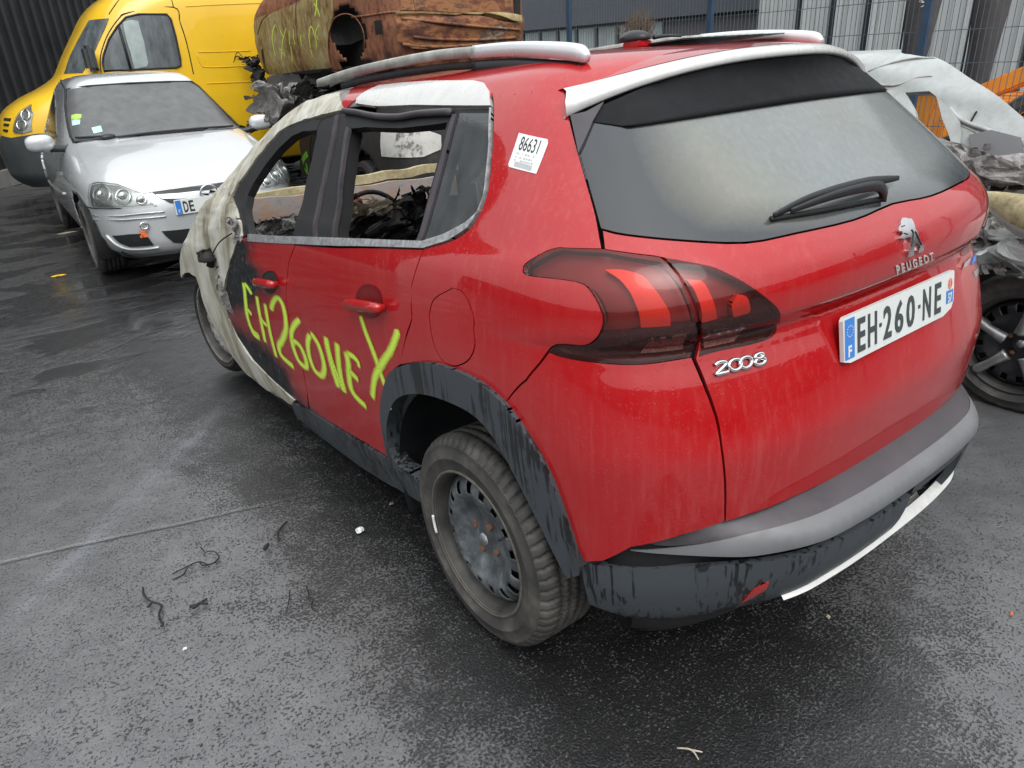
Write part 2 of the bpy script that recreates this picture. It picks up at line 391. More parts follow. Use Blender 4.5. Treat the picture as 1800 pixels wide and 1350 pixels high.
def cr(pts, n=6, closed=False):
    """Catmull-Rom through points"""
    P = [Vector(p) for p in pts]; out = []
    m = len(P)
    rng = range(m if closed else m - 1)
    for i in rng:
        if closed: a, b, c, d = P[i - 1], P[i], P[(i + 1) % m], P[(i + 2) % m]
        else: a, b, c, d = P[max(0, i - 1)], P[i], P[i + 1], P[min(m - 1, i + 2)]
        for k in range(n):
            t = k / n
            out.append(.5 * ((2 * b) + (c - a) * t + (2 * a - 5 * b + 4 * c - d) * t * t + (3 * b - a - 3 * c + d) * t ** 3))
    if not closed: out.append(P[-1].copy())
    return out
def tube(name, pts, r, mat, parent=None, seg=10, smooth=True, n=5, up=Vector((0, 0, 1)), sec=None, closed=False, bm=None):
    """sweep a section (list of 2D pts * r or circle) along points; r float or list"""
    P = cr(pts, n, closed) if n else [Vector(p) for p in pts]
    own = bm is None
    if own: bm = bmesh.new()
    if sec is None: sec = [(math.cos(2 * PI * i / seg), math.sin(2 * PI * i / seg)) for i in range(seg)]
    rings = []
    N = len(P)
    for i, p in enumerate(P):
        t = (P[(i + 1) % N] - P[i - 1]) if closed else (P[min(N - 1, i + 1)] - P[max(0, i - 1)])
        t.normalize()
        u = up - t * up.dot(t)
        if u.length < 1e-4: u = Vector((1, 0, 0)) - t * t.x
        u.normalize(); s = t.cross(u)
        if hasattr(r, '__len__'):
            q = i / (N - 1) * (len(r) - 1); a = int(min(len(r) - 2, q)); rr = r[a] + (r[a + 1] - r[a]) * (q - a)
        else: rr = r
        rings.append([bm.verts.new(p + (s * x + u * y) * rr) for x, y in sec])
    K = len(sec)
    for i in range(N if closed else N - 1):
        A, B = rings[i], rings[(i + 1) % N]
        for k in range(K):
            bm.faces.new((A[k], A[(k + 1) % K], B[(k + 1) % K], B[k]))
    if not closed:
        bm.faces.new(rings[0][::-1]); bm.faces.new(rings[-1])
    if own: return from_bm(name, bm, mat, parent, smooth=smooth)
def lathe(name, prof, mat, parent=None, seg=64, axis='x', centre=(0, 0, 0), holes=None, smooth=True, fn=None):
    """profile list of (axial, radius), revolve about x axis through centre"""
    V = []; F = []
    n = len(prof)
    for j in range(seg):
        a = 2 * PI * j / seg
        for i, (ax, r) in enumerate(prof):
            if fn: ax, r = fn(ax, r, i, a)
            V.append((centre[0] + ax, centre[1] + r * math.cos(a), centre[2] + r * math.sin(a)))
    for j in range(seg):
        k = (j + 1) % seg
        for i in range(n - 1):
            F.append((j * n + i, j * n + i + 1, k * n + i + 1, k * n + i))
    return mesh(name, V, F, mat, parent, smooth)

# ------------------------------------------------------------------ pixel tracing onto real surfaces
def cam_ray(px, py):
    return CF + CR * ((px - 900) / FPX) - CU * ((py - 675) / FPX)
def on_plane(px, py, axis, val):
    d = cam_ray(px, py); t = (val - CAM[axis]) / d[axis]; return CAM + d * t

def pchip(xs, ys):
    n = len(xs); h = [xs[i + 1] - xs[i] for i in range(n - 1)]; d = [(ys[i + 1] - ys[i]) / h[i] for i in range(n - 1)]
    m = [0] * n; m[0] = d[0]; m[-1] = d[-1]
    for i in range(1, n - 1):
        if d[i - 1] * d[i] > 0:
            w1 = 2 * h[i] + h[i - 1]; w2 = h[i] + 2 * h[i - 1]; m[i] = (w1 + w2) / (w1 / d[i - 1] + w2 / d[i])
    import bisect
    def f(x):
        i = min(n - 2, max(0, bisect.bisect_right(xs, x) - 1)); t = (x - xs[i]) / h[i]; t = min(1.15, max(-.15, t))
        t2 = t * t; t3 = t2 * t
        return (2 * t3 - 3 * t2 + 1) * ys[i] + (t3 - 2 * t2 + t) * h[i] * m[i] + (-2 * t3 + 3 * t2) * ys[i + 1] + (t3 - t2) * h[i] * m[i + 1]
    return f
def unit_table(a, b, n=400):
    T = []
    for i in range(n + 1):
        psi = (PI / 2) * i / n; c, s = math.cos(psi), math.sin(psi)
        lo, hi = .5, 1.5
        for _ in range(40):
            r = (lo + hi) / 2
            if (r * c) ** a + (r * s) ** b > 1: hi = r
            else: lo = r
        T.append((r * c, r * s))
    def f(psi):
        q = max(0, min(1, psi / (PI / 2))) * n; i = min(n - 1, int(q)); t = q - i
        return T[i][0] * (1 - t) + T[i + 1][0] * t, T[i][1] * (1 - t) + T[i + 1][1] * t
    return f

class Surf:
    def __init__(s, fn, s0, s1, v0, v1, root=None, ds=.035, dv=.03, flip=1):
        s.fn, s.s0, s.s1, s.v0, s.v1, s.root, s.flip = fn, s0, s1, v0, v1, root, flip
        s.ns = max(4, int((s1 - s0) / ds)); s.nv = max(4, int((v1 - v0) / dv))
        V = []; s.uv = []
        for i in range(s.ns + 1):
            for j in range(s.nv + 1):
                a = s0 + (s1 - s0) * i / s.ns; b = v0 + (v1 - v0) * j / s.nv
                V.append(fn(a, b)); s.uv.append((a, b))
        s.V = V
        F = []; W = s.nv + 1
        for i in range(s.ns):
            for j in range(s.nv):
                p = i * W + j; F.append((p, p + W, p + W + 1)); F.append((p, p + W + 1, p + 1))
        s.F = F; s.bvh = BVHTree.FromPolygons([tuple(v) for v in V], F)
        s.mi = root.matrix_basis.inverted() if root is not None else Matrix.Identity(4)
    def _uv(s, loc, idx):
        a, b, c = s.F[idx]; A, B, C_ = s.V[a], s.V[b], s.V[c]
        n = (B - A).cross(C_ - A); d = n.dot(n) or 1e-12
        w1 = (C_ - B).cross(loc - B).dot(n) / d; w2 = (A - C_).cross(loc - C_).dot(n) / d; w3 = 1 - w1 - w2
        return (w1 * s.uv[a][0] + w2 * s.uv[b][0] + w3 * s.uv[c][0], w1 * s.uv[a][1] + w2 * s.uv[b][1] + w3 * s.uv[c][1])
    def pick(s, px, py):
        o = s.mi @ CAM; d = (s.mi.to_3x3() @ cam_ray(px, py)).normalized()
        h = s.bvh.ray_cast(o, d)
        if h[0] is not None: return s._uv(h[0], h[2])
        best = None
        t = .5
        while t < 16:
            q = s.bvh.find_nearest(o + d * t)
            if q[0] is not None:
                e = q[3] / (t ** .5)
                if best is None or e < best[0]: best = (e, q, t)
                t += max(.02, q[3] * .5)
            else: t += .1
        q = best[1]; return s._uv(q[0], q[2])
    def at(s, y, z, side=-1):
        h = s.bvh.ray_cast(Vector((side * 4, y, z)), Vector((-side, 0, 0)))
        if h[0] is None:
            h = s.bvh.find_nearest(Vector((side * .8, y, z)))
        return s._uv(h[0], h[2])
    def atx(s, x, z, side=-1):
        h = s.bvh.ray_cast(Vector((x, side * 9, z)), Vector((0, -side, 0)))
        if h[0] is None: h = s.bvh.find_nearest(Vector((x, side * 2, z)))
        return s._uv(h[0], h[2])
    def P(s, a, b): return s.fn(a, b)
    def N(s, a, b):
        e = .004
        n = (s.fn(a + e, b) - s.fn(a - e, b)).cross(s.fn(a, b + e) - s.fn(a, b - e))
        if n.length < 1e-12: return Vector((0, 0, 1))
        return n.normalized() * s.flip
    def picks(s, pts): return [s.pick(*p) for p in pts]
    def off(s, a, b, d): return s.fn(a, b) + s.N(a, b) * d

class Shell(Surf):
    """rows: (z, half width, rear y (positive back), front y)"""
    def __init__(s, rows, y0, y1, root, er=(2.6, 7), ef=(2.6, 7), kr=1.11, kf=1.2, extra=None, **k):
        vs = [0]
        for A, B in zip(rows, rows[1:]):
            vs.append(vs[-1] + math.sqrt((B[0] - A[0]) ** 2 + max(abs(B[1] - A[1]), abs(B[2] - A[2]) * .8, abs(B[3] - A[3]) * .8) ** 2))
        fz, fh, fr, ff = (pchip(vs, [r[i] for r in rows]) for i in range(4))
        s.fz, s.fh = fz, fh
        U, Uf = unit_table(*er), unit_table(*ef)
        s.y0, s.y1, s.kr, s.kf = y0, y1, kr, kf
        s.sc = y0 - kr * PI / 2; smax = y1 + kf * PI / 2; s.p0 = 2 * s.sc - smax; s.per = 2 * (smax - s.sc)
        def fn(a, v):
            z, hw = fz(v), fh(v)
            m = 1
            if a < s.p0: a += s.per
            elif a > s.p0 + s.per: a -= s.per
            if a < s.sc: a = 2 * s.sc - a; m = -1
            if a < y0:
                X, Y = U((y0 - a) / kr); p = Vector((-hw * X, y0 - (y0 + fr(v)) * Y, z))
            elif a <= y1: p = Vector((-hw, a, z))
            else:
                X, Y = Uf((a - y1) / kf); p = Vector((-hw * X, y1 + (ff(v) - y1) * Y, z))
            if extra: p = extra(p, a, v)
            p.x *= m
            return p
        super().__init__(fn, 2 * s.sc - smax, smax, 0, vs[-1], root, flip=-1, **k)
        s.vs = vs
    wrap = 0
    def pick(s, px, py):
        q = Surf.pick(s, px, py)
        if s.wrap < 0 and q[0] > s.sc: q = (q[0] - s.per, q[1])
        if s.wrap > 0 and q[0] < s.sc: q = (q[0] + s.per, q[1])
        return q
    def mir(s, pts): return [(2 * s.sc - a, b) for a, b in pts][::-1]
    def sym(s, left):
        """left half outline running from centre-top round to centre-bottom -> full"""
        return left + s.mir(left)

def resample(pts, res):
    out = []
    n = len(pts)
    for i in range(n):
        a, b = pts[i], pts[(i + 1) % n]
        L = math.hypot(b[0] - a[0], b[1] - a[1]); k = max(1, int(L / res + .5))
        for j in range(k): out.append((a[0] + (b[0] - a[0]) * j / k, a[1] + (b[1] - a[1]) * j / k))
    return out
def area(p): return sum(p[i - 1][0] * p[i][1] - p[i][0] * p[i - 1][1] for i in range(len(p))) / 2
def smooth_poly(pts, n=3, corner=50):
    """Catmull-Rom but keeps sharp corners"""
    N = len(pts); P = [Vector(p) for p in pts]; sharp = []
    for i in range(N):
        a = P[i] - P[i - 1]; b = P[(i + 1) % N] - P[i]
        sharp.append(a.length < 1e-6 or b.length < 1e-6 or math.degrees(a.angle(b)) > corner)
    out = []
    for i in range(N):
        b, c = P[i], P[(i + 1) % N]
        a = b - (c - b) if sharp[i] else P[i - 1]
        d = c + (c - b) if sharp[(i + 1) % N] else P[(i + 2) % N]
        for k in range(n):
            t = k / n
            q = .5 * ((2 * b) + (c - a) * t + (2 * a - 5 * b + 4 * c - d) * t * t + (3 * b - a - 3 * c + d) * t ** 3)
            out.append((q.x, q.y))
    return out
def spl(pts, n=3, corner=48):
    N = len(pts); P = [Vector(p) for p in pts]
    sh = [True] + [math.degrees((P[i] - P[i - 1]).angle(P[i + 1] - P[i])) > corner for i in range(1, N - 1)] + [True]
    out = []
    for i in range(N - 1):
        b, c = P[i], P[i + 1]
        a = b - (c - b) if sh[i] else P[i - 1]; d = c + (c - b) if sh[i + 1] else P[i + 2]
        for k in range(n):
            t = k / n; q = .5 * ((2 * b) + (c - a) * t + (2 * a - 5 * b + 4 * c - d) * t * t + (3 * b - a - 3 * c + d) * t ** 3); out.append((q.x, q.y))
    out.append(pts[-1]); return out
def inside(p, poly):
    c = False; n = len(poly); x, y = p
    for i in range(n):
        x1, y1 = poly[i]; x2, y2 = poly[i - 1]
        if (y1 > y) != (y2 > y) and x < (x2 - x1) * (y - y1) / (y2 - y1) + x1: c = not c
    return c
def sdist(p, poly):
    best = 1e9; n = len(poly); x, y = p
    for i in range(n):
        x1, y1 = poly[i - 1]; x2, y2 = poly[i]; dx, dy = x2 - x1, y2 - y1; L = dx * dx + dy * dy
        t = 0 if L == 0 else max(0, min(1, ((x - x1) * dx + (y - y1) * dy) / L))
        best = min(best, (x - x1 - t * dx) ** 2 + (y - y1 - t * dy) ** 2)
    return math.sqrt(best) * (1 if inside(p, poly) else -1)
def inset(poly, g):
    if area(poly) < 0: poly = poly[::-1]
    n = len(poly); out = []
    for i in range(n):
        a, b, c = poly[i - 1], poly[i], poly[(i + 1) % n]
        d1 = Vector((b[0] - a[0], b[1] - a[1])); d2 = Vector((c[0] - b[0], c[1] - b[1]))
        if d1.length < 1e-9 or d2.length < 1e-9: out.append(b); continue
        d1.normalize(); d2.normalize(); nn = Vector((-d1.y - d2.y, d1.x + d2.x))
        if nn.length < 1e-3: out.append(b); continue
        nn.normalize(); out.append((b[0] + nn.x * g, b[1] + nn.y * g))
    return out

def panel(name, surf, pts, mat, parent, off=0, gap=.002, depth=.012, res=.03, holes=(), masks=None, sm=0, fn_off=None):
    if sm: pts = smooth_poly(pts, sm)
    poly = resample(inset(pts, gap), res * .6)
    if area(poly) < 0: poly = poly[::-1]
    hs = []
    for h in holes:
        if sm: h = smooth_poly(h, sm)
        h = resample(inset(h, -gap), res * .6)
        hs.append(h)
    V = [Vector(p) for p in poly]; E = [(i, (i + 1) % len(poly)) for i in range(len(poly))]
    for h in hs:
        b = len(V); V += [Vector(p) for p in h]; E += [(b + i, b + (i + 1) % len(h)) for i in range(len(h))]
    x0, x1 = min(p[0] for p in poly), max(p[0] for p in poly); y0, y1 = min(p[1] for p in poly), max(p[1] for p in poly)
    i = x0 + res / 2
    row = 0
    while i < x1:
        j = y0 + (res / 2 if row % 2 else res)
        while j < y1:
            if inside((i, j), poly) and abs(sdist((i, j), poly)) > res * .35 and not any(inside((i, j), h) or abs(sdist((i, j), h)) < res * .35 for h in hs):
                V.append(Vector((i, j)))
            j += res
        i += res; row += 1
    vo, eo, fo, ov, oe, of = delaunay_2d_cdt(V, E, [], 0, 1e-6)
    P2 = [(v.x, v.y) for v in vo]; F = []
    for f in fo:
        c = (sum(P2[k][0] for k in f) / 3, sum(P2[k][1] for k in f) / 3)
        if inside(c, poly) and not any(inside(c, h) for h in hs): F.append(list(f))
    used = sorted({k for f in F for k in f}); mp = {k: i for i, k in enumerate(used)}
    P2 = [P2[k] for k in used]; F = [[mp[k] for k in f] for f in F]
    NR = [surf.N(*p) for p in P2]
    VV = [surf.P(*p) + n * (off + (fn_off(*p) if fn_off else 0)) for p, n in zip(P2, NR)]
    for f in F:
        n = (VV[f[1]] - VV[f[0]]).cross(VV[f[2]] - VV[f[0]])
        if n.dot(NR[f[0]]) < 0: f.reverse()
    # boundary rim
    cnt = {}
    for f in F:
        for a, b in zip(f, f[1:] + f[:1]):
            cnt[(a, b)] = 1
    rim = [e for e in cnt if (e[1], e[0]) not in cnt]
    nb = len(VV); low = {}; rv = []
    if depth:
        for a, b in rim:
            for k in (a, b):
                if k not in low:
                    low[k] = (nb + len(rv), nb + len(rv) + 1); rv.append((VV[k], NR[k])); rv.append((VV[k] - NR[k] * depth, NR[k]))
        RF = [[low[b][0], low[a][0], low[a][1], low[b][1]] for a, b in rim]
    else: RF = []
    allV = VV + [p for p, _ in rv]
    me = bpy.data.meshes.new(name); me.from_pydata([tuple(v) for v in allV], [], F + RF)
    me.polygons.foreach_set('use_smooth', [True] * len(me.polygons))
    me.update()
    ln = []
    for pi, p in enumerate(me.polygons):
        for vi in p.vertices:
            if pi < len(F) and not fn_off: ln.append(tuple(NR[vi]))
            elif pi < len(F): ln.append((0, 0, 0))
            else: ln.append(tuple(p.normal))
    me.normals_split_custom_set(ln)
    if masks:
        for an, polys in masks.items():
            at = me.attributes.new(an, 'FLOAT', 'POINT')
            vals = [.5 + max(-.4, min(.4, max(sdist(p, q) for q in polys))) for p in P2] + [.0] * (len(allV) - len(P2))
            for k, (i2, _) in low.items(): vals[i2] = vals[k]; vals[i2 + 1] = vals[k]
            at.data.foreach_set('value', vals)
    return link(name, me, mat, parent)

def shell_body(name, surf, mat, parent, keep=None, off=0, ns=120, nv=44, s0=None, s1=None, v0=None, v1=None, thick=0):
    """whole surface as grid, dropping cells whose centre fails keep(P)"""
    s0 = surf.s0 if s0 is None else s0; s1 = surf.s1 if s1 is None else s1
    v0 = surf.v0 if v0 is None else v0; v1 = surf.v1 if v1 is None else v1
    V = []; F = []
    for i in range(ns + 1):
        for j in range(nv + 1):
            a = s0 + (s1 - s0) * i / ns; b = v0 + (v1 - v0) * j / nv
            V.append(surf.P(a, b) + surf.N(a, b) * off)
    W = nv + 1
    for i in range(ns):
        for j in range(nv):
            q = (i * W + j, (i + 1) * W + j, (i + 1) * W + j + 1, i * W + j + 1)
            c = (V[q[0]] + V[q[1]] + V[q[2]] + V[q[3]]) / 4
            if keep and not keep(c): continue
            F.append(q)
    me = bpy.data.meshes.new(name); me.from_pydata([tuple(v) for v in V], [], F)
    bm = bmesh.new(); bm.from_mesh(me)
    bmesh.ops.delete(bm, geom=[v for v in bm.verts if not v.link_faces], context='VERTS')
    bmesh.ops.remove_doubles(bm, verts=bm.verts, dist=.0005)
    bmesh.ops.recalc_face_normals(bm, faces=bm.faces)
    if thick:
        bmesh.ops.solidify(bm, geom=bm.faces[:], thickness=thick)
    bm.to_mesh(me); bm.free(); me.polygons.foreach_set('use_smooth', [True] * len(me.polygons))
    return link(name, me, mat, parent)

def conv(pts, sc, ox, oy): return [(x / sc + ox, y / sc + oy) for x, y in pts]

def quadmap(surf, corners):
    """corners px TL,TR,BR,BL -> f(u,v) with v up"""
    a, b, c, d = [surf.pick(*p) for p in corners]
    def f(u, v):
        t0 = (a[0] + (b[0] - a[0]) * u, a[1] + (b[1] - a[1]) * u); b0 = (d[0] + (c[0] - d[0]) * u, d[1] + (c[1] - d[1]) * u)
        return (b0[0] + (t0[0] - b0[0]) * v, b0[1] + (t0[1] - b0[1]) * v)
    return f
def text_mesh(txt, bold=0.0, extrude=.0, res=3):
    cu = bpy.data.curves.new('t', 'FONT'); cu.body = txt; cu.resolution_u = res; cu.offset = bold; cu.extrude = extrude
    o = bpy.data.objects.new('t', cu); COL.objects.link(o)
    dg = bpy.context.evaluated_depsgraph_get(); me = bpy.data.meshes.new_from_object(o.evaluated_get(dg))
    V = [v.co.copy() for v in me.vertices]; F = [list(p.vertices) for p in me.polygons]
    bpy.data.objects.remove(o, do_unlink=True); bpy.data.curves.remove(cu); bpy.data.meshes.remove(me)
    xs = [v.x for v in V]; ys = [v.y for v in V]
    return V, F, (min(xs), max(xs), min(ys), max(ys))
def text_on(name, txt, fmap, surf, mat, parent, off=.002, thick=.0015, bold=0.0, box_=(0, 1, 0, 1)):
    """write txt into the unit rectangle box_ of fmap on surf; real raised letters"""
    V, F, bb = text_mesh(txt, bold, .5)
    zmin = -.5
    out = []
    for v in V:
        u = box_[0] + (box_[1] - box_[0]) * (v.x - bb[0]) / (bb[1] - bb[0]); t = box_[2] + (box_[3] - box_[2]) * (v.y - bb[2]) / (bb[3] - bb[2])
        if surf is None: out.append(fmap(u, t, off + thick * (v.z + .5)))
        else:
            s_, v_ = fmap(u, t); out.append(surf.off(s_, v_, off + thick * (v.z + .5)))
    return mesh(name, out, F, mat, parent)
def plane_map(origin, ux, uy):
    n = ux.cross(uy).normalized()
    return lambda u, v, h: origin + ux * u + uy * v + n * h

def ribbon(name, surf, strokes, width, mat, parent, off=.002, step=.008, pix=True):
    V = []; F = []; E = []
    for st in strokes:
        wd = width
        if len(st) == 2 and isinstance(st[0], (int, float)) is False and isinstance(st[1], (int, float)): st, wd = st
        sv = [Vector((*surf.pick(*p), 0)) for p in st] if pix else [Vector((*p, 0)) for p in st]
        P = cr(sv, 8)
        # even spacing
        pts = [P[0]]
        for p in P[1:]:
            if (p - pts[-1]).length > step: pts.append(p)
        n = len(pts)
        if n < 2: continue
        base = len(V); K = 7
        for i, p in enumerate(pts):
            t = (pts[min(n - 1, i + 1)] - pts[max(0, i - 1)]).normalized(); q = Vector((-t.y, t.x, 0))
            endf = min(1, (min(i, n - 1 - i) + .3) * step / (wd * .6))
            for k in range(K):
                w_ = (k / (K - 1) * 2 - 1)
                jit = 1 + .15 * noise.noise(Vector((p.x * 30, p.y * 30, k)))
                a = p + q * w_ * wd * jit
                V.append(surf.off(a.x, a.y, off)); E.append((1 - abs(w_)) * endf)
            if i:
                for k in range(K - 1):
                    b = base + (i - 1) * K + k; F.append((b, b + 1, b + K + 1, b + K))
    o = mesh(name, V, F, mat, parent, True)
    at = o.data.attributes.new('edge', 'FLOAT', 'POINT'); at.data.foreach_set('value', E)
    return o

def crumple(name, centre, size, mat, parent=None, seed=1, n=14, amp=.35, rot=None, hole=.0):
    """torn, buckled sheet of metal or fabric"""
    rnd = random.Random(seed); V = []; F = []
    so = Vector((seed * 3.1, seed * 1.7, 0)); n = int(n * 1.7)
    for i in range(n + 1):
        for j in range(n + 1):
            u, v = i / n - .5, j / n - .5
            p = Vector((u * size[0], v * size[1], 0))
            q = noise.noise_vector(Vector((u * 3, v * 3, 0)) + so)
            p += Vector((q.x * size[0] * .3, q.y * size[1] * .3, q.z * size[2] * 2)) * amp * 2
            p.z += (noise.noise(Vector((u * 9, v * 9, seed))) + .5 * noise.noise(Vector((u * 22, v * 22, seed)))) * size[2] * amp
            if rot: p = rot @ p
            V.append(p + Vector(centre))
    for i in range(n):
        for j in range(n):
            edge = min(i, j, n - 1 - i, n - 1 - j)
            if edge < 4 and noise.noise(Vector((i * .3, j * .3, seed * 2.3))) > .08 * edge: continue
            if hole and noise.noise(Vector((i * .35, j * .35, seed * 5.3))) > hole: continue
            a = i * (n + 1) + j; F.append((a, a + n + 1, a + n + 2, a + 1))
    nz = Vector((0, 0, .003)); nz = rot @ nz if rot else nz
    k0 = len(V); V += [v - nz for v in V]; F += [tuple(k0 + q for q in f[::-1]) for f in F]
    bm = bmesh.new(); bv = [bm.verts.new(v) for v in V]
    for f in F: bm.faces.new([bv[i] for i in f])
    bmesh.ops.delete(bm, geom=[v for v in bm.verts if not v.link_faces], context='VERTS')
    me = bpy.data.meshes.new(name); bm.to_mesh(me); bm.free()
    return link(name, me, mat, parent)

# ================================================================== GROUND
def ground():
    bm = bmesh.new()
    bmesh.ops.create_grid(bm, x_segments=120, y_segments=120, size=1)
    for v in bm.verts:
        # finer near the camera, out to the horizon
        u, t = v.co.x, v.co.y
        x = math.copysign(abs(u) ** 3, u) * 260 + 3 * u; y = math.copysign(abs(t) ** 3, t) * 260 + 3 * t
        d = math.hypot(x, y)
        z = noise.noise(Vector((x * .35, y * .35, 3))) * .012 * min(1, d / 2) if d < 40 else 0
        v.co = Vector((x, y, z - .006))
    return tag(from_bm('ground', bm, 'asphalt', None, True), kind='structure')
ground()

# ================================================================== RED CAR
red = empty('parked_car', (0, 0, .3), (-.059, 0, 0), label='red five-door crossover with burnt-out front half and yellow-green lettering sprayed on its side', cat='car')
# children are written in car coordinates whose ground is z=0, so the pivot sits at axle height
def RV(x, y, z): return Vector((x, y, z - .3))
ROWS = [(.16, .76, .60, 3.10), (.24, .80, .66, 3.22), (.40, .838, .69, 3.30), (.55, .850, .712, 3.33), (.66, .857, .728, 3.33), (.74, .861, .735, 3.30),
        (.82, .862, .722, 3.24), (.90, .860, .700, 3.14), (.955, .856, .680, 3.0), (.985, .853, .672, 2.93), (1.005, .851, .692, 2.88), (1.03, .848, .708, 2.80), (1.07, .842, .712, 2.7), (1.11, .832, .704, 2.62),
        (1.15, .815, .682, 2.52), (1.18, .795, .655, 2.45), (1.25, .755, .585, 2.30), (1.35, .695, .485, 2.07), (1.44, .640, .385, 1.84), (1.495, .598, .315, 1.68),
        (1.53, .56, .27, 1.58), (1.555, .50, .20, 1.45), (1.572, .40, .06, 1.3), (1.584, .22, -.16, 1.0), (1.588, .02, -.42, .64)]
ROWS = [(z - .3, a, b, c_ + (.22 if z < 1.04 else .22 * max(0, 1 - (z - 1.04) / .2))) for z, a, b, c_ in ROWS]
RS = Shell(ROWS, .45, .6, red, er=(2.7, 7.5), ef=(2.6, 12), kr=1.08, kf=1.9)
RSC = RS.sc
pk = RS.picks

Q_OUT = [(600, 183), (613, 163), (640, 134), (683, 118), (750, 110), (817, 107), (900, 108), (993, 113)]
SEAM_T = [(995, 118), (993, 158), (1000, 203), (1015, 262), (1034, 330), (1048, 380), (1058, 437)]
LIGHT_O_TOP = [(983, 435), (960, 442), (925, 463), (920, 478), (933, 485), (1013, 495), (1040, 513), (1060, 553), (1058, 580), (1043, 600), (1023, 607), (980, 605), (963, 619)]
WIN_BELT = [(745, 437), (790, 425), (825, 403), (845, 371), (858, 332), (866, 252), (868, 188)]
WIN_TOP = [(868, 188), (865, 160), (855, 146), (833, 141), (717, 144), (667, 149), (640, 162), (626, 174), (606, 192)]
DOOR_SEAM = [(745, 437), (738, 455), (724, 500), (723, 535), (724, 560), (712, 600), (702, 640)]
ARCH_OUT = [(707, 641), (744, 636), (781, 643), (837, 667), (885, 707)]
ARCH_OUT2 = [(885, 707), (922, 756), (959, 818), (985, 878), (1007, 941), (1022, 985)]
FUEL = [(796, 506), (763, 526), (755, 556), (763, 607), (781, 637), (804, 643), (826, 630), (835, 596), (830, 548), (815, 515)]

WIN_BELT, WIN_TOP, DOOR_SEAM, ARCH_OUT, ARCH_OUT2, SEAM_T, LIGHT_O_TOP = [spl(q) for q in (WIN_BELT, WIN_TOP, DOOR_SEAM, ARCH_OUT, ARCH_OUT2, SEAM_T, LIGHT_O_TOP)]
quarter_px = WIN_BELT + WIN_TOP[1:] + Q_OUT + SEAM_T + LIGHT_O_TOP + [(925, 668), (887, 710)] + ARCH_OUT[::-1][1:] + DOOR_SEAM[::-1][:-1]
fuel_sv = smooth_poly(pk(FUEL), 4, 80)
quarter_sv = pk(quarter_px)
qp = panel('rear_quarter_panel', RS, quarter_sv, 'red', red, res=.022, holes=[fuel_sv], gap=.002)
panel('fuel_flap', RS, fuel_sv, 'red', red, gap=.0022, res=.02)
# right-hand twin
panel('rear_quarter_panel', RS, RS.mir(quarter_sv), 'red', red, res=.04)

bump_px = spl([(965, 619), (1000, 630), (1067, 639), (1133, 640), (1216, 628)]) + spl([(1217, 630), (1232, 665), (1258, 733), (1268, 790), (1274, 850), (1274, 916)]) + [(1200, 940), (1110, 962), (1062, 986), (1030, 988)] + ARCH_OUT2[::-1] + [(887, 711), (925, 669)]
bump_sv = pk(bump_px)
panel('rear_wing_corner', RS, bump_sv, 'red', red, res=.022)
panel('rear_wing_corner', RS, RS.mir(bump_sv), 'red', red, res=.03)

# tailgate: left edge follows the lamp, centre line and mirrored half
tl = pk(spl([(1560, 362), (1500, 388), (1400, 411), (1310, 428), (1200, 424), (1100, 414), (1059, 405)]) + spl([(1062, 438), (1110, 445), (1167, 453), (1180, 467), (1200, 493), (1220, 533), (1230, 567), (1231, 597), (1222, 630)]) + spl([(1223, 634), (1235, 662), (1260, 733), (1269, 790), (1275, 850), (1275, 917)]) + spl([(1280, 916), (1350, 893), (1420, 862), (1500, 824), (1575, 786)]))
tl[0] = (RSC, tl[0][1]); tl[-1] = (RSC, tl[-1][1])
ILIGHT = spl([(1167, 453), (1200, 458), (1250, 468), (1283, 482), (1320, 503), (1360, 533), (1372, 553), (1367, 573), (1357, 593), (1317, 607), (1267, 617), (1227, 628)]) + spl([(1230, 612), (1232, 597), (1230, 567), (1220, 533), (1200, 493), (1180, 467)])
OLIGHT = [(1160, 452), (1060, 438)] + LIGHT_O_TOP[:-1] + spl([(963, 618), (1000, 630), (1067, 639), (1133, 640), (1213, 628)]) + spl([(1220, 612), (1226, 597), (1224, 567), (1213, 530), (1193, 487), (1173, 462)])
il_sv, ol_sv = pk(ILIGHT), pk(OLIGHT)
tg = tl + RS.mir(tl)[1:-1]
tailgate = panel('tailgate', RS, tg, 'red', red, res=.022, holes=[[(a, b) for a, b in inset(il_sv, .004)]])
def gl_top():
    L = pk(spl([(1560, 360), (1500, 386), (1400, 409), (1310, 426), (1200, 422), (1100, 412), (1056, 402)]) + spl([(1054, 398), (1046, 368), (1034, 325), (1019, 268), (1003, 207)]))
    L[0] = (RSC, L[0][1])
    top = RS.atx(-.0, 1.475 - .3)
    return L, (RSC, top[1])
L, tp = gl_top()
gl = L + [RS.atx(-.45, 1.17), tp]
gfull = gl + RS.mir(gl)[1:-1]
clear = pk([(1560, 345), (1500, 362), (1430, 384), (1350, 390), (1260, 388), (1205, 350), (1172, 300), (1150, 245), (1145, 215)])
clear[0] = (RSC, clear[0][1]); clear += [RS.atx(-.42, 1.14), RS.atx(0, 1.15)]
clear[-1] = (RSC, clear[-1][1])
cfull = clear + RS.mir(clear)[1:-1]
glass = panel('rear_window', RS, gfull, 'rear_glass', red, off=.001, res=.03, masks={'clear': [cfull]})

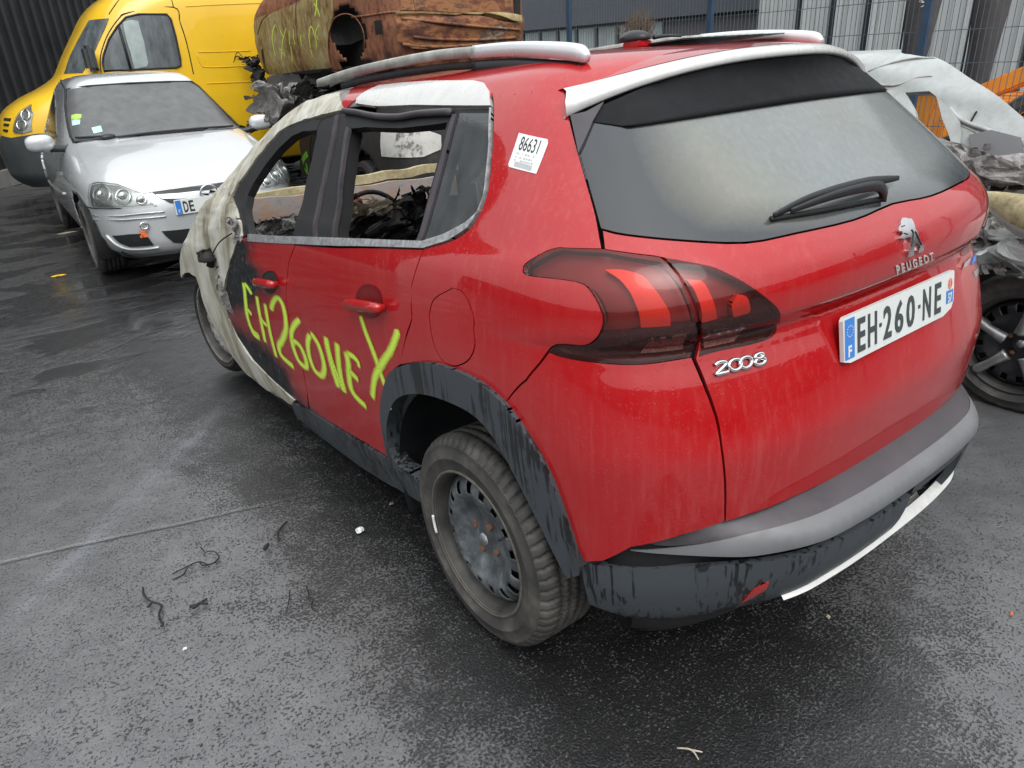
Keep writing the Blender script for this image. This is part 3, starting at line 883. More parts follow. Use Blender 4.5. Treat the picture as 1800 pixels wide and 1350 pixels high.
# ---- lamps
def lamp(name, outline, reds, whites, mirror=False):
    f = (lambda q: RS.mir(q)) if mirror else (lambda q: q)
    housing = panel(name, RS, f(outline), 'lamp_housing', red, off=-.030, gap=.001, depth=.01, res=.03)
    panel('lens', RS, f(outline), 'red_lens', housing, off=.0015, gap=.002, depth=.014, res=.018)
    for r in reds: panel('reflector', RS, f(r), 'lamp_red', housing, off=-.014, gap=0, depth=.014, res=.02, sm=3)
    for r in whites: panel('reversing_lamp', RS, f(r), 'lamp_clear', housing, off=-.012, gap=0, depth=.012, res=.02)
    return housing
reds_o = [pk([(1060, 468), (1093, 468), (1130, 480), (1147, 500), (1167, 527), (1180, 553), (1182, 577), (1127, 580), (1123, 553), (1107, 513), (1087, 487)])]
reds_i = [pk([(1210, 487), (1237, 490), (1250, 507), (1263, 540), (1267, 565), (1240, 572), (1238, 547), (1227, 513)]), pk([(1303, 517), (1320, 523), (1327, 547), (1323, 555), (1297, 562), (1293, 540)])]
wh_o = [pk([(1147, 610), (1210, 602), (1205, 615), (1127, 623)])]; wh_i = [pk([(1247, 597), (1317, 583), (1297, 600), (1243, 612)])]
hl = []
for mrr in (False, True):
    ho = lamp('tail_lamp', ol_sv, reds_o, wh_o, mrr); hi = lamp('tail_lamp', il_sv, reds_i, wh_i, mrr)
    f = (lambda q: RS.mir(q)) if mrr else (lambda q: q)
    bo = pk([(1040, 592), (1100, 586), (1160, 578), (1222, 571), (1222, 600), (1212, 624), (1133, 636), (1067, 635), (1000, 626), (968, 617), (1020, 611), (1045, 605)])
    panel('dark_band', RS, f(bo), 'lamp_black', ho, off=-.020, gap=0, depth=.008)
    bi = pk([(1234, 583), (1290, 566), (1330, 545), (1340, 520), (1368, 553), (1355, 590), (1317, 605), (1267, 615), (1230, 626), (1236, 597)])
    panel('dark_band', RS, f(bi), 'lamp_black', hi, off=-.020, gap=0, depth=.008)

# ---- doors on the near side
rd_px = [(519, 431), (600, 436), (745, 439), (738, 455), (724, 500), (723, 535), (724, 560), (712, 600), (704, 641), (690, 652), (677, 700), (674, 740), (684, 785), (690, 808), (648, 782), (600, 754), (545, 720), (540, 690), (531, 640), (515, 600), (506, 550), (503, 500), (508, 460)]
rd_sv = pk(rd_px)
SCA = [pk([(385, 420), (437, 426), (435, 459), (455, 478), (457, 512), (432, 540), (410, 548), (385, 548), (380, 470)]),
       pk([(385, 545), (413, 575), (440, 592), (467, 612), (500, 650), (522, 700), (548, 726), (510, 730), (440, 680), (390, 600)])]
rear_door = panel('rear_door', RS, rd_sv, 'red_scorch', red, res=.022, masks={'scorch': SCA})
fd_px = [(430, 417), (519, 429), (508, 460), (503, 500), (506, 550), (515, 600), (531, 640), (540, 690), (543, 719), (520, 704), (480, 668), (445, 632), (418, 592), (403, 560), (397, 520), (405, 470), (416, 430)]
fd_sv = pk(fd_px)
front_door = panel('front_door', RS, fd_sv, 'red_scorch', red, res=.02, masks={'scorch': SCA}); front_door['label'] = 'front door with soot-black leading half'
panel('rear_door', RS, RS.mir(rd_sv), 'char', red, res=.05); panel('front_door', RS, RS.mir(fd_sv), 'char', red, res=.05)

fen_px = [(400, 313), (408, 345), (416, 366), (424, 390), (426, 415), (415, 430), (405, 470), (397, 520), (403, 560), (418, 592), (445, 632), (480, 668), (520, 703), (514, 713), (470, 685), (425, 649), (400, 617), (382, 583), (365, 545), (353, 508), (345, 487), (335, 479), (326, 480), (320, 489), (315, 465), (325, 430), (345, 385)]
fender = panel('front_wing', RS, pk(fen_px), 'ash_white', red, res=.03, off=.003,
      fn_off=lambda a, b: .012 * noise.noise(Vector((a * 6, b * 5, 1))) + .004 * noise.noise(Vector((a * 22, b * 16, 4))))
fender['label'] = 'heat-bleached white front wing'
panel('front_wing', RS, RS.mir(pk(fen_px)), 'ash_white', red, res=.05)
# pillars and window frames
pil_px = [(400, 314), (453, 243), (498, 203), (520, 188), (558, 172), (600, 162), (606, 192), (575, 200), (550, 207), (525, 214), (503, 223), (483, 240), (460, 268), (438, 296), (419, 322), (408, 345)]
pillar = panel('windscreen_pillar', RS, pk(pil_px), 'ash_white', red, res=.025, depth=.05, off=.002, fn_off=lambda a, b: .006 * noise.noise(Vector((a * 16, b * 12, 2))))
panel('windscreen_pillar', RS, RS.mir(pk(pil_px)), 'char', red, res=.05, depth=.04)
seal_px = [(408, 346), (419, 323), (438, 297), (460, 269), (483, 241), (503, 224), (525, 215), (550, 208), (562, 210), (555, 228), (530, 230), (512, 238), (488, 260), (463, 292), (445, 320), (434, 342), (432, 386), (437, 412), (426, 416), (424, 390), (416, 366)]
panel('window_seal', RS, pk(seal_px), 'rubber_seal', red, res=.03, off=-.004, depth=.03)
bp_px = [(556, 212), (604, 196), (613, 222), (601, 290), (595, 353), (586, 420), (553, 418), (514, 417), (530, 350), (545, 280), (554, 238)]
bpil = panel('door_pillar', RS, pk(bp_px), 'rubber_seal', red, res=.03, off=-.006, depth=.05)
panel('door_pillar', RS, RS.mir(pk(bp_px)), 'char', red, res=.05, depth=.05)
panel('pillar_trim', RS, pk([(590, 203), (597, 201), (590, 240), (571, 320), (557, 417), (551, 417), (566, 320), (583, 240)]), 'plastic_grey', bpil, off=.002, res=.03)
panel('pillar_trim', RS, pk([(608, 222), (614, 224), (601, 300), (597, 353), (588, 419), (583, 419), (592, 353), (597, 300)]), 'plastic_grey', bpil, off=.0, res=.03)
# quarter window with its frame
qg_px = [(806, 197), (862, 197), (860, 257), (851, 342), (840, 372), (820, 390), (781, 411), (743, 423)]
panel('quarter_window', RS, pk(qg_px), 'quarter_glass', red, res=.03, off=-.004)
panel('quarter_window', RS, RS.mir(pk(qg_px)), 'quarter_glass', red, res=.05, off=-.004)
fr_px = [(600, 196), (606, 190), (700, 199), (740, 196), (800, 190), (866, 188), (863, 198), (806, 199), (744, 424), (727, 424), (783, 213), (770, 216), (700, 224), (640, 222), (612, 225)]
fr = panel('window_frame', RS, pk(fr_px), 'rubber_seal', red, res=.025, off=-.006, depth=.03)
panel('window_frame', RS, RS.mir(pk(fr_px)), 'char', red, res=.05, depth=.03)
panel('divider_bar', RS, pk([(795, 200), (803, 200), (741, 424), (731, 424)]), 'plastic_grey', fr, off=.001, res=.03, sm=0)
buck = [RS.off(*RS.pick(x, y), .004) for x, y in [(606, 196), (630, 199), (660, 205), (700, 207), (740, 201), (795, 198)]]
tube('buckled_rail', buck, .010, 'plastic_grey', fr, seg=8)
wp = panel('roof_side_cover', RS, pk([(626, 183), (628, 174), (642, 163), (668, 151), (717, 146), (833, 143), (853, 147), (862, 160), (865, 187), (733, 186), (660, 188)]), 'white_panel', red, off=.004, res=.03, sm=0)
ch = panel('belt_moulding', RS, pk([(437, 411), (520, 415), (600, 418), (744, 424), (781, 412), (820, 391), (840, 373), (851, 343), (860, 257), (862, 190), (867, 190), (865, 252), (857, 332), (844, 371), (824, 402), (790, 424), (746, 437), (600, 433), (520, 429), (437, 424)]), 'chrome_dull', red, off=.005, res=.02, depth=.012)

# ---- black cladding
clad_px = [(674, 706), (685, 661), (700, 645), (720, 638), (744, 634), (782, 640), (840, 664), (889, 704), (926, 753), (963, 815), (989, 876), (1011, 940), (1024, 986), (1024, 1006), (1002, 1012), (992, 996), (970, 952), (952, 915), (922, 855), (885, 785), (856, 744), (830, 722), (800, 707), (770, 696), (744, 691), (718, 693), (700, 704), (689, 730), (686, 760), (695, 800), (722, 830), (700, 822), (686, 800), (676, 750)]
clad = panel('wheel_arch_trim', RS, pk(smooth_poly(clad_px, 3)), 'plastic', red, off=.013, depth=.05, res=.025)
panel('wheel_arch_trim', RS, RS.mir(pk(clad_px)), 'plastic', red, off=.010, depth=.05, res=.04)
sill_px = [(514, 705), (544, 720), (600, 755), (648, 783), (688, 807), (722, 829), (744, 852), (742, 882), (700, 857), (633, 817), (555, 759), (522, 730)]
panel('sill_trim', RS, pk(sill_px), 'plastic', red, off=.006, depth=.05, res=.03)
panel('sill_trim', RS, RS.mir(pk(sill_px)), 'plastic', red, off=.006, depth=.05, res=.05)

# ---- inner structure so that seams, arches and floor are closed and dark
def keep(c):
    z = c.z + .3
    if z > 1.02 or c.y > 2.2: return False
    if math.hypot(c.y, z - .34) < .475: return False
    if math.hypot(c.y - 2.56, z - .45) < .46: return False
    return True
shell_body('inner_body', RS, 'black', red, keep, off=-.022, ns=220, nv=60, thick=.004)
def keep2(c): return c.z + .3 > 1.50 and -.35 < c.y < .62 or (c.z + .3 > 1.545 and c.y < 1.0 and c.y > -.3)
roofp = shell_body('roof', RS, 'red', red, lambda c: c.z + .3 > 1.492 and c.y < .55, off=0, ns=160, nv=110, thick=.004)
rb = shell_body('burnt_roof_skin', RS, 'ash_grey', red, lambda c: c.z + .3 > 1.50 and .50 < c.y < 1.35, off=-.004, ns=160, nv=110, thick=.004)
def liner(yc, zc, r, a0=-15, name='wheel_arch_liner'):
    for sx in (-1, 1):
        V = []; F = []; n = 30
        for i in range(n + 1):
            a = math.radians(a0 + (165 - a0) * i / n)
            for k, (x, rr) in enumerate(((.83, r), (.72, r + .02), (.55, r), (.50, .12))):
                V.append(RV(sx * x, yc + rr * math.cos(a), zc + rr * math.sin(a)))
        for i in range(n):
            for k in range(3): F.append((i * 4 + k, i * 4 + k + 1, i * 4 + k + 5, i * 4 + k + 4))
        mesh(name, V, F, 'plastic_plain', red, True)
liner(0, .34, .44); liner(2.56, .45, .44, 70)
box('floor_pan', RV(0, 1.35, .30), (1.42, 2.6, .10), 'char_dark', red)
box('boot_floor', RV(0, -.32, .42), (1.0, .55, .2), 'char_dark', red)

# ---- rear bumper
def bfn(a, v):
    # v: position down the section
    z, e = bz(v), be(v)
    m = 1
    aa = a
    if aa < RSC: aa = 2 * RSC - aa; m = -1
    wgt = max(0, min(1, (-.42 - aa) / .42)); wgt = wgt * wgt * (3 - 2 * wgt)
    drop = 1 - wgt
    # ledge runs out to nothing towards the wheel
    hw = bw(v) + e * wgt * .45 ; yr = by(v) + e * wgt
    X, Y = BU(max(0, (.45 - aa)) / RS.kr)
    p = Vector((-hw * X, .45 - (.45 + yr) * Y, z - .3 - .02 * drop * (v < .2)))
    p.x *= m
    return p
bv = [0, .05, .09, .13, .155, .175, .20, .29, .38, .44, .48, .52]
bz = pchip(bv, [.60, .575, .558, .535, .515, .495, .475, .40, .325, .275, .245, .235])
be = pchip(bv, [-.06, .0, .035, .07, .086, .09, .085, .075, .06, .03, -.02, -.09])
bw = pchip(bv, [.80, .838, .842, .846, .848, .849, .850, .848, .835, .815, .78, .73])
by = pchip(bv, [.66, .705, .708, .71, .71, .708, .706, .70, .685, .665, .63, .56])
BU = unit_table(2.6, 6.5)
BS = Surf(bfn, 2 * RSC - .1, .1, 0, .52, red, ds=.03, dv=.012)
bl = [BS.pick(x, y) for x, y in [(1021, 987), (1026, 1020), (1036, 1062), (1070, 1075), (1150, 1090), (1210, 1098), (1250, 1092), (1290, 1068)]]
bs0 = bl[0][0]; FR = lambda t: bs0 + (RSC - bs0) * t
bcorn = bl + [(FR(.62), .47), (RSC, .45)]
btop = [(RSC, .02), (FR(.6), .02), (FR(.3), .02), (FR(.12), .03), (bs0, .06)]
bpoly = bcorn + btop
bfull = bpoly + [(2 * RSC - a, b) for a, b in bpoly[::-1] if abs(a - RSC) > 1e-6]
bmp = panel('rear_bumper', BS, bfull, 'plastic', red, res=.022, depth=.02, gap=0)
# ledge: grey tread and silver nosing are bands of the bumper
def band(name, v0, v1, mat, off, sa, parent=bmp, taper=.25, depth=.004, res=.02, ext=0):
    N = 60; up = []; dn = []; se = 2 * RSC - sa - ext
    for i in range(N + 1):
        a = sa + (se - sa) * i / N
        q = min(1, (sa - a) / taper, (a - se) / taper); q = max(0.02, q)
        mid = v0 + (v1 - v0) * .35
        up.append((a, mid - (mid - v0) * q)); dn.append((a, mid + (v1 - mid) * q))
    return panel(name, BS, up + dn[::-1], mat, parent, off=off, res=res, depth=depth, gap=0)
sa = BS.pick(1108, 966)[0]
band('tread_strip', .02, .125, 'plastic_grey', .002, sa + .04, taper=.10)
band('nosing', .118, .178, 'nosing', .0035, sa)
band('skid_plate', .375, .438, 'white_panel', .012, BS.pick(1384, 1034)[0], taper=.15, depth=.03, ext=.16)
rf = pk([(0, 0)]) if False else None
refl = [BS.pick(x, y) for x, y in [(1303, 1058), (1318, 1040), (1340, 1024), (1351, 1022), (1345, 1034), (1322, 1048)]]
panel('reflector', BS, refl, 'red_reflector', bmp, off=.004, depth=.006, res=.02, gap=0)
panel('reflector', BS, [(2 * RSC - a, b) for a, b in refl], 'red_reflector', bmp, off=.004, depth=.006, res=.02, gap=0)
c0 = BS.pick(1236, 998)
cc = [(c0[0] + .011 * math.cos(t * PI / 6), c0[1] + .011 * math.sin(t * PI / 6)) for t in range(12)]
panel('parking_sensor', BS, cc, 'plastic_plain', bmp, off=.003, depth=.004, res=.01, gap=0)

# ---- spoiler
def spoiler():
    n = 56
    def T(t):
        a_ = abs(t)
        x = .606 * t if t < 0 else .624 * t
        ye = -.392 + .165 * a_ ** 1.6; ze = 1.518 - .086 * a_ ** 2.6      # trailing edge, lower lip
        hgt = .024 + .034 * a_ ** 5                                     # white edge height
        yw = ye + .030 + .022 * a_ ** 4                                  # where white meets the red skin
        zw = ze + hgt
        yf = -.15 + .03 * a_; zf = 1.556 - .058 * a_ ** 2.2             # where it meets the roof
        return x, ye, ze, hgt, yw, zw, yf, zf
    def strip(name, rows_fn, mat, par, k):
        V = []; F = []
        for i in range(n + 1):
            V += [RV(*p) for p in rows_fn(i / n * 2 - 1)]
        for i in range(n):
            for q in range(k - 1): F.append((i * k + q, (i + 1) * k + q, (i + 1) * k + q + 1, i * k + q + 1))
        return mesh(name, V, F, mat, par, True)
    def edge(t):
        x, ye, ze, h, yw, zw, yf, zf = T(t)
        xt = x * (1 - .065 * abs(t) ** 4)
        return [(xt, yw + .02, zw - .001), (xt, yw, zw + .002), (xt, ye + .012 + .03 * abs(t) ** 4, zw - .004), (x, ye + .002, ze + h * .55), (x, ye, ze + .003), (x, ye + .006, ze - .002), (x, ye + .03, ze)]
    top = strip('spoiler', edge, 'white_panel', red, 7)
    def skin(t):
        x, ye, ze, h, yw, zw, yf, zf = T(t)
        r = []; x *= (1 - .10 * abs(t) ** 4)
        for q in (0, .25, .5, .75, 1):
            y = yf + (yw + .006 - yf) * q; z = zf + (zw + .003 - zf) * q + .006 * math.sin(q * PI)
            r.append((x, y, z))
        return r
    strip('top_skin', skin, 'red', top, 5)
    def under(t):
        x, ye, ze, h, yw, zw, yf, zf = T(t); a_ = abs(t); o = min(1, (1 - a_) * 8) ** .5
        x *= .985
        return [(x, ye + .028, ze + .002), (x, ye + .034, ze - .03 * o), (x, ye + .030, ze - .065 * o), (x, ye + .040, ze - .095 * o), (x, ye + .085, ze - .11 * o), (x * .97, ye + .16, ze - .03)]
    strip('underside', under, 'plastic_plain', top, 6)
    def cap(s_):
        x, ye, ze, h, yw, zw, yf, zf = T(s_)
        V = [RV(x, ye + .002, ze), RV(x, yw, zw + .002), RV(x, yf, zf), RV(x * .99, yf, ze - .03), RV(x * .99, ye + .06, ze - .02)]
        mesh('end_cap', V, [(0, 1, 2, 3, 4)], 'white_panel', top)
    V = []
    for i in range(17):
        t = -.30 + .60 * i / 16; x, ye, ze, h, yw, zw, yf, zf = T(t)
        V += [RV(x, ye + .026, ze - .014), RV(x, ye + .022, ze - .040)]
    mesh('brake_light', V, [(2 * i, 2 * i + 2, 2 * i + 3, 2 * i + 1) for i in range(16)], 'brake_lens', top)
    return top
spoiler()
fh = pk(spl([(1060, 184), (1061, 208), (1080, 222), (1110, 225), (1200, 213), (1300, 197), (1395, 182)])); fh[-1] = (RSC, fh[-1][1])
fcv = [RS.off(*q, .005) for q in fh] + [RS.off(*q, .005) for q in RS.mir(fh)[1:]]
def fair():
    V = []; F = []; n = 70
    def lower(x):
        x = max(fcv[0].x, min(fcv[-1].x, x))
        for p, q in zip(fcv, fcv[1:]):
            if p.x <= x <= q.x: return p.lerp(q, (x - p.x) / max(1e-6, q.x - p.x))
        return fcv[-1]
    for i in range(n + 1):
        t = i / n * 2 - 1; a_ = abs(t)
        x = (.605 if t < 0 else .62) * t; ye = -.392 + .165 * a_ ** 1.6 + .012; ze = 1.518 - .086 * a_ ** 2.6 - .004
        lo = lower(x * .985); up = RV(x, ye, ze)
        if lo.z > up.z - .01: lo = Vector((lo.x, lo.y, up.z - .01))
        for q in (0, .12, .35, .6, .85, 1):
            p = up.lerp(lo, q); p.y += .022 * math.sin(q * PI) * (1 if q < .6 else .6)
            g_ = RS.P(*RS.atx(p.x, p.z))
            if p.y > g_.y - .007: p.y = g_.y - .007
            V.append(p)
        V.append(lo + Vector((0, .03, -.002)))
    for i in range(n):
        for k in range(6): F.append((i * 7 + k, (i + 1) * 7 + k, (i + 1) * 7 + k + 1, i * 7 + k + 1))
    mesh('upper_fairing', V, F, 'fairing_black', red, True)
M['fairing_black'] = simple('wet_black_fairing', (.006, .0065, .008), .62, bump=.1, spec=.2)
fair()
fin = pk([(1003, 206), (1030, 200), (1062, 183), (1045, 215), (1018, 273)])
for q in (fin, RS.mir(fin)): panel('spoiler_fin', RS, q, 'plastic_grey', red, off=.008, res=.03)

# ---- roof rails
def rail(sx):
    col = lambda q: q
    def rp(x, y): # pixel -> plane of the rail
        d = RS.mi.to_3x3() @ cam_ray(x, y); o = RS.mi @ CAM; t = (-.475 - o.x) / d.x; return o + d * t
    back = [rp(1033, 103), rp(1022, 94), rp(1003, 90), rp(960, 87), rp(900, 86), rp(835, 91)]
    front = [rp(835, 91), rp(770, 97), rp(700, 109), rp(640, 122), rp(600, 133), rp(562, 146)]
    if sx > 0:
        back = [Vector((-p.x, p.y, p.z)) for p in back]; front = [Vector((-p.x, p.y, p.z)) for p in front]
    sec = [(-1, -1), (-.9, .6), (-.45, 1), (.45, 1), (.9, .6), (1, -1)]
    a = tube('roof_rail', back, [.009, .017, .018, .018, .017, .016], 'silver_trim', red, sec=sec)
    b = tube('front_section', front, .014, 'rail_burnt', a, sec=sec)
    foot = [Vector((p.x, p.y, p.z - .040)) for p in back[1:]]
    tube('rail_gap', foot, .018, 'plastic_plain', a, sec=sec)
    foot = [Vector((p.x, p.y, p.z - .034)) for p in front[:5]]
    tube('rail_gap', foot, .010, 'char_dark', a, sec=sec)
    return a
rail(-1); rail(1)

# ---- roof aerial, panoramic glass edge marks
def dome(name, c, s, mat, parent):
    bm = bmesh.new(); bmesh.ops.create_uvsphere(bm, u_segments=24, v_segments=12, radius=1)
    for v in bm.verts:
        if v.co.z < -.2: v.co.z = -.2
        v.co = Vector((v.co.x * s[0], v.co.y * s[1], v.co.z * s[2])) + Vector(c)
    return from_bm(name, bm, mat, parent, True)
an = dome('aerial', RV(-.02, .13, 1.605), (.034, .055, .024), 'plastic_plain', red)
box('aerial_base', RV(-.02, .12, 1.590), (.05, .07, .018), 'red', an, .003)
tube('mast', [RV(.03, .10, 1.606), RV(.09, .10, 1.608), RV(.16, .11, 1.606)], [.007, .004, .003], 'plastic_plain', an, seg=8, n=4)
pg = []
for k in range(11):
    x0 = .02 + k * .036
    pg.append(x0)
sun_ = box('sunroof', RV(.22, .20, 1.588), (.46, .5, .004), 'car_glass', red, 0)
for x0 in pg: box('sunroof_mark', RV(x0, .0, 1.5925), (.006, .05, .002), 'white_panel', sun_, 0)
# ---- door handles
M['recess_shade_red'] = simple('recess_shade_red', (.16, .006, .008), .4)  # red darkened to stand for the shade inside the handle recess
def handle(px, burnt=False):
    f = quadmap(RS, px)
    cup = [f(.5 + .36 * math.cos(t * PI / 8), .52 + .62 * math.sin(t * PI / 8)) for t in range(16)]
    V = []; F = []; ring = []
    c = f(.5, .5)
    for k, (q, d) in enumerate(((1.0, .0012), (.9, -.0005), (.6, .0006), (.1, .001))):
        for p in cup:
            V.append(RS.off(c[0] + (p[0] - c[0]) * q, c[1] + (p[1] - c[1]) * q, d + .0015))
    for k in range(3):
        for i in range(16): F.append((k * 16 + i, k * 16 + (i + 1) % 16, (k + 1) * 16 + (i + 1) % 16, (k + 1) * 16 + i))
    F.append(tuple(48 + i for i in range(16)))
    h = mesh('handle_recess', V, F, 'recess_shade_red' if not burnt else 'char', front_door if burnt else rear_door, True)
    pts = [RS.off(*f(.02, .38), .008), RS.off(*f(.08, .45), .026), RS.off(*f(.35, .47), .034), RS.off(*f(.75, .42), .034), RS.off(*f(.93, .38), .030), RS.off(*f(.94, .36), .006)]
    sec = [(-.5, -1), (.5, -1), (.8, 0), (.5, 1), (-.5, 1), (-.8, 0)]
    return tube('door_handle', pts, [.010, .014, .016, .016, .015, .010], 'red', front_door if burnt else rear_door, sec=sec, seg=8)
handle([(618, 505), (684, 508), (684, 560), (618, 552)])
handle([(457, 478), (494, 480), (494, 514), (457, 512)], True)

# ---- sprayed registration
X = lambda pts: [(x / 4.5 + 400, y / 4.5 + 460) for x, y in pts]
strokes = [
    (X([(130, 165), (140, 240), (148, 330), (160, 430), (185, 510), (215, 575), (262, 605)]), .013), (X([(135, 170), (165, 205), (200, 265)]), .012), (X([(155, 365), (180, 400), (205, 425)]), .012), (X([(170, 480), (205, 545), (265, 600)]), .013),
    (X([(235, 270), (250, 370), (275, 500), (305, 650)]), .012), (X([(300, 330), (320, 450), (350, 600), (395, 770)]), .012), (X([(262, 430), (290, 480), (325, 510)]), .010),
    (X([(350, 385), (365, 320), (400, 285), (440, 340), (462, 440), (465, 540), (435, 625), (410, 670), (430, 740), (490, 800), (540, 840)]), .014),
    (X([(575, 455), (535, 500), (510, 560), (520, 660), (560, 770), (600, 820), (630, 830), (620, 760), (580, 670), (535, 630), (520, 650)]), .013),
    (X([(655, 575), (640, 640), (650, 740), (690, 850), (745, 900), (770, 850), (755, 750), (720, 650), (675, 580), (655, 575)]), .013),
    (X([(780, 590), (805, 720), (840, 860), (885, 1000)]), .014), (X([(870, 640), (880, 760), (895, 880), (935, 1050)]), .013), (X([(790, 640), (850, 840), (930, 1040)]), .009),
    (X([(940, 710), (960, 800), (965, 900), (985, 1010), (1040, 1090), (1110, 1150)]), .013), (X([(945, 720), (1000, 750), (1040, 800), (1040, 845)]), .012), (X([(965, 860), (1005, 900), (1040, 935)]), .012),
    (X([(1055, 425), (1095, 550), (1150, 690), (1210, 860)]), .014), (X([(1335, 530), (1345, 570), (1300, 690), (1225, 810), (1170, 920), (1150, 1080)]), .015)]
strk2 = [(X([(1200, 840), (1240, 950), (1268, 1030)]), .013)]
ribbon('sprayed_lettering', RS, [(s_[0], s_[1] * 1.35) for s_ in strokes + strk2], .012, 'spray', red, off=.0022)
ribbon('sprayed_lettering', RS, [(X([(1266, 1024), (1290, 1090), (1318, 1160)]), .011)], .012, 'spray', clad, off=.0125)

# ---- badges, plate, label
M['letter_silver'] = simple('letter_silver', (.62, .62, .60), .4, .2)
LION = conv([(235, 175), (300, 175), (370, 195), (400, 185), (440, 225), (475, 320), (485, 380), (530, 440), (560, 560), (600, 620), (650, 700), (655, 760), (630, 800), (555, 830), (550, 790), (585, 700), (535, 640), (505, 620), (470, 720), (455, 800), (455, 870), (365, 912), (350, 880), (360, 800), (385, 770), (385, 640), (400, 530), (330, 545), (235, 575), (205, 560), (210, 510), (240, 465), (225, 430), (170, 435), (155, 400), (165, 350), (200, 310), (205, 230)], 11.25, 1560, 370)
lv = pk(LION)
lion = panel('maker_emblem', RS, lv, 'chrome', tailgate, off=.008, depth=.008, res=.006, gap=0)
for q in ([(405, 400), (440, 470), (420, 640), (405, 700)], [(480, 430), (540, 560), (600, 680)], [(215, 350), (270, 330)], [(260, 470), (330, 490)]):
    ln = [RS.off(*RS.pick(*p), .009) for p in conv(q, 11.25, 1560, 370)]
    tube('crease', ln, .0012, 'ink', lion, seg=6)
fm = quadmap(RS, [(1573, 467), (1638, 443), (1639, 457), (1575, 483)])
text_on('maker_name', 'P E U G E O T', fm, RS, 'letter_silver', tailgate, off=.001, thick=.002, bold=.02)
fm = quadmap(RS, [(1252, 638), (1344, 618), (1346, 638), (1255, 659)])
# the model number is four tubular figures, the two zeros interlinked
def fig(pts, nm='model_number', closed=False):
    P = [RS.off(*fm(u, v), .004) for u, v in pts]
    return tube(nm, P, .0042, 'chrome', tailgate, seg=8, closed=closed, n=6)
bm = bmesh.new()
def fig(pts, closed=False):
    P = [RS.off(*fm(u, v), .004) for u, v in pts]
    tube('', P, .0046, None, None, seg=8, closed=closed, n=5, bm=bm)
fig([(.02, .80), (.10, 1.0), (.19, .95), (.21, .72), (.12, .38), (.02, .04), (.12, .02), (.24, .04)])
for cx in (.375, .575): fig([(cx + .115 * math.cos(t * PI / 6), .5 + .47 * math.sin(t * PI / 6)) for t in range(12)], True)
fig([(.85 + .085 * math.cos(t * PI / 5), .76 + .22 * math.sin(t * PI / 5)) for t in range(10)], True)
fig([(.86 + .105 * math.cos(t * PI / 5), .27 + .27 * math.sin(t * PI / 5)) for t in range(10)], True)
from_bm('model_number', bm, 'chrome', tailgate, True)
b1 = pk([(1709, 452), (1716, 445), (1712, 460), (1706, 466)])
panel('trim_badge', RS, b1, 'blue_badge', tailgate, off=.003, depth=.003, res=.01, gap=0)
panel('trim_badge', RS, pk([(1709, 478), (1722, 466), (1724, 474), (1713, 488)]), 'chrome', tailgate, off=.003, depth=.003, res=.01, gap=0)
panel('trim_badge', RS, pk([(1690, 474), (1694, 462), (1704, 452), (1704, 458), (1697, 468)]), 'chrome', tailgate, off=.003, depth=.003, res=.01, gap=0)

# number plate: a pressed flat plate on the tailgate
def rear_plate():
    o = RV(0, -.708, .918); ux = Vector((1, 0, 0)); uy = Vector((0, .10, 1)).normalized()
    n = Vector((0, -1, .10)).normalized()
    W, H = .52, .11
    def q(x, y, h=0): return o + ux * x + uy * y + n * h
    hx, hy, c_ = W / 2, H / 2, .016
    ol = [(-hx + .003, -hy + .008), (-hx + .03, -hy), (hx - .055, -hy), (hx - .012, -hy + .012), (hx, -hy + .03), (hx, hy - .004), (hx - .006, hy), (-hx + .008, hy), (-hx, hy - .008)]
    V = [q(x, y, .004) for x, y in ol] + [q(x, y, -.006) for x, y in ol]; k = len(ol)
    F = [tuple(range(k))] + [(i, k + i, k + (i + 1) % k, (i + 1) % k) for i in range(k)]
    pl = mesh('number_plate', V, F, 'plate_white', tailgate)
    def rect(nm, x0, x1, y0, y1, mat, h): return mesh(nm, [q(x0, y0, h), q(x1, y0, h), q(x1, y1, h), q(x0, y1, h)], [(0, 1, 2, 3)], mat, pl)
    rect('country_band', -hx + .006, -hx + .046, -hy + .010, hy - .006, 'plate_blue', .0045)
    rect('region_band', hx - .042, hx - .005, -hy + .028, -hy + .062, 'plate_blue', .0045)
    f = lambda u, v, h: q(-hx + u * W, -hy + v * H, h)
    xs = [(.110, .172, 'E'), (.195, .268, 'H'), (.325, .395, '2'), (.425, .50, '6'), (.53, .605, '0'), (.685, .76, 'N'), (.80, .862, 'E')]
    for a, b, c_2 in xs: text_on('character', c_2, f, None, 'plate_black', pl, off=.0045, thick=.0012, bold=.02, box_=(a, b, .14, .86))
    for a in (.290, .640): text_on('dash', '-', f, None, 'plate_black', pl, off=.0045, thick=.0012, bold=.01, box_=(a, a + .018, .47, .55))
    text_on('country_letter', 'F', f, None, 'plate_white', pl, off=.005, thick=.0006, bold=.03, box_=(.035, .062, .14, .38))
    bm = bmesh.new()
    for k in range(12):
        a = k * PI / 6; c = f(.052 + .024 * math.cos(a), .68 + .115 * math.sin(a), .0052)
        vs = [bm.verts.new(c + ux * (.0017 * math.cos(j * PI * 2 / 5)) + uy * (.0017 * math.sin(j * PI * 2 / 5))) for j in range(5)]; bm.faces.new(vs)
    from_bm('star_ring', bm, 'paper', pl)
    text_on('region_number', '57', f, None, 'plate_white', pl, off=.005, thick=.0006, bold=.03, box_=(.935, .975, .27, .50))
    bm = bmesh.new()
    for k in range(3):
        a = f(.955, .72, .0052)
        pts = [a + ux * ((.010 - .003 * k) * math.cos(t * PI / 6)) + uy * ((.014 - .004 * k) * math.sin(t * PI / 6)) for t in range(12)]
        tube('', pts, .0007, None, None, seg=4, closed=True, n=0, bm=bm)
    from_bm('region_crest', bm, 'orange_tag', pl)
    return pl
rear_plate()

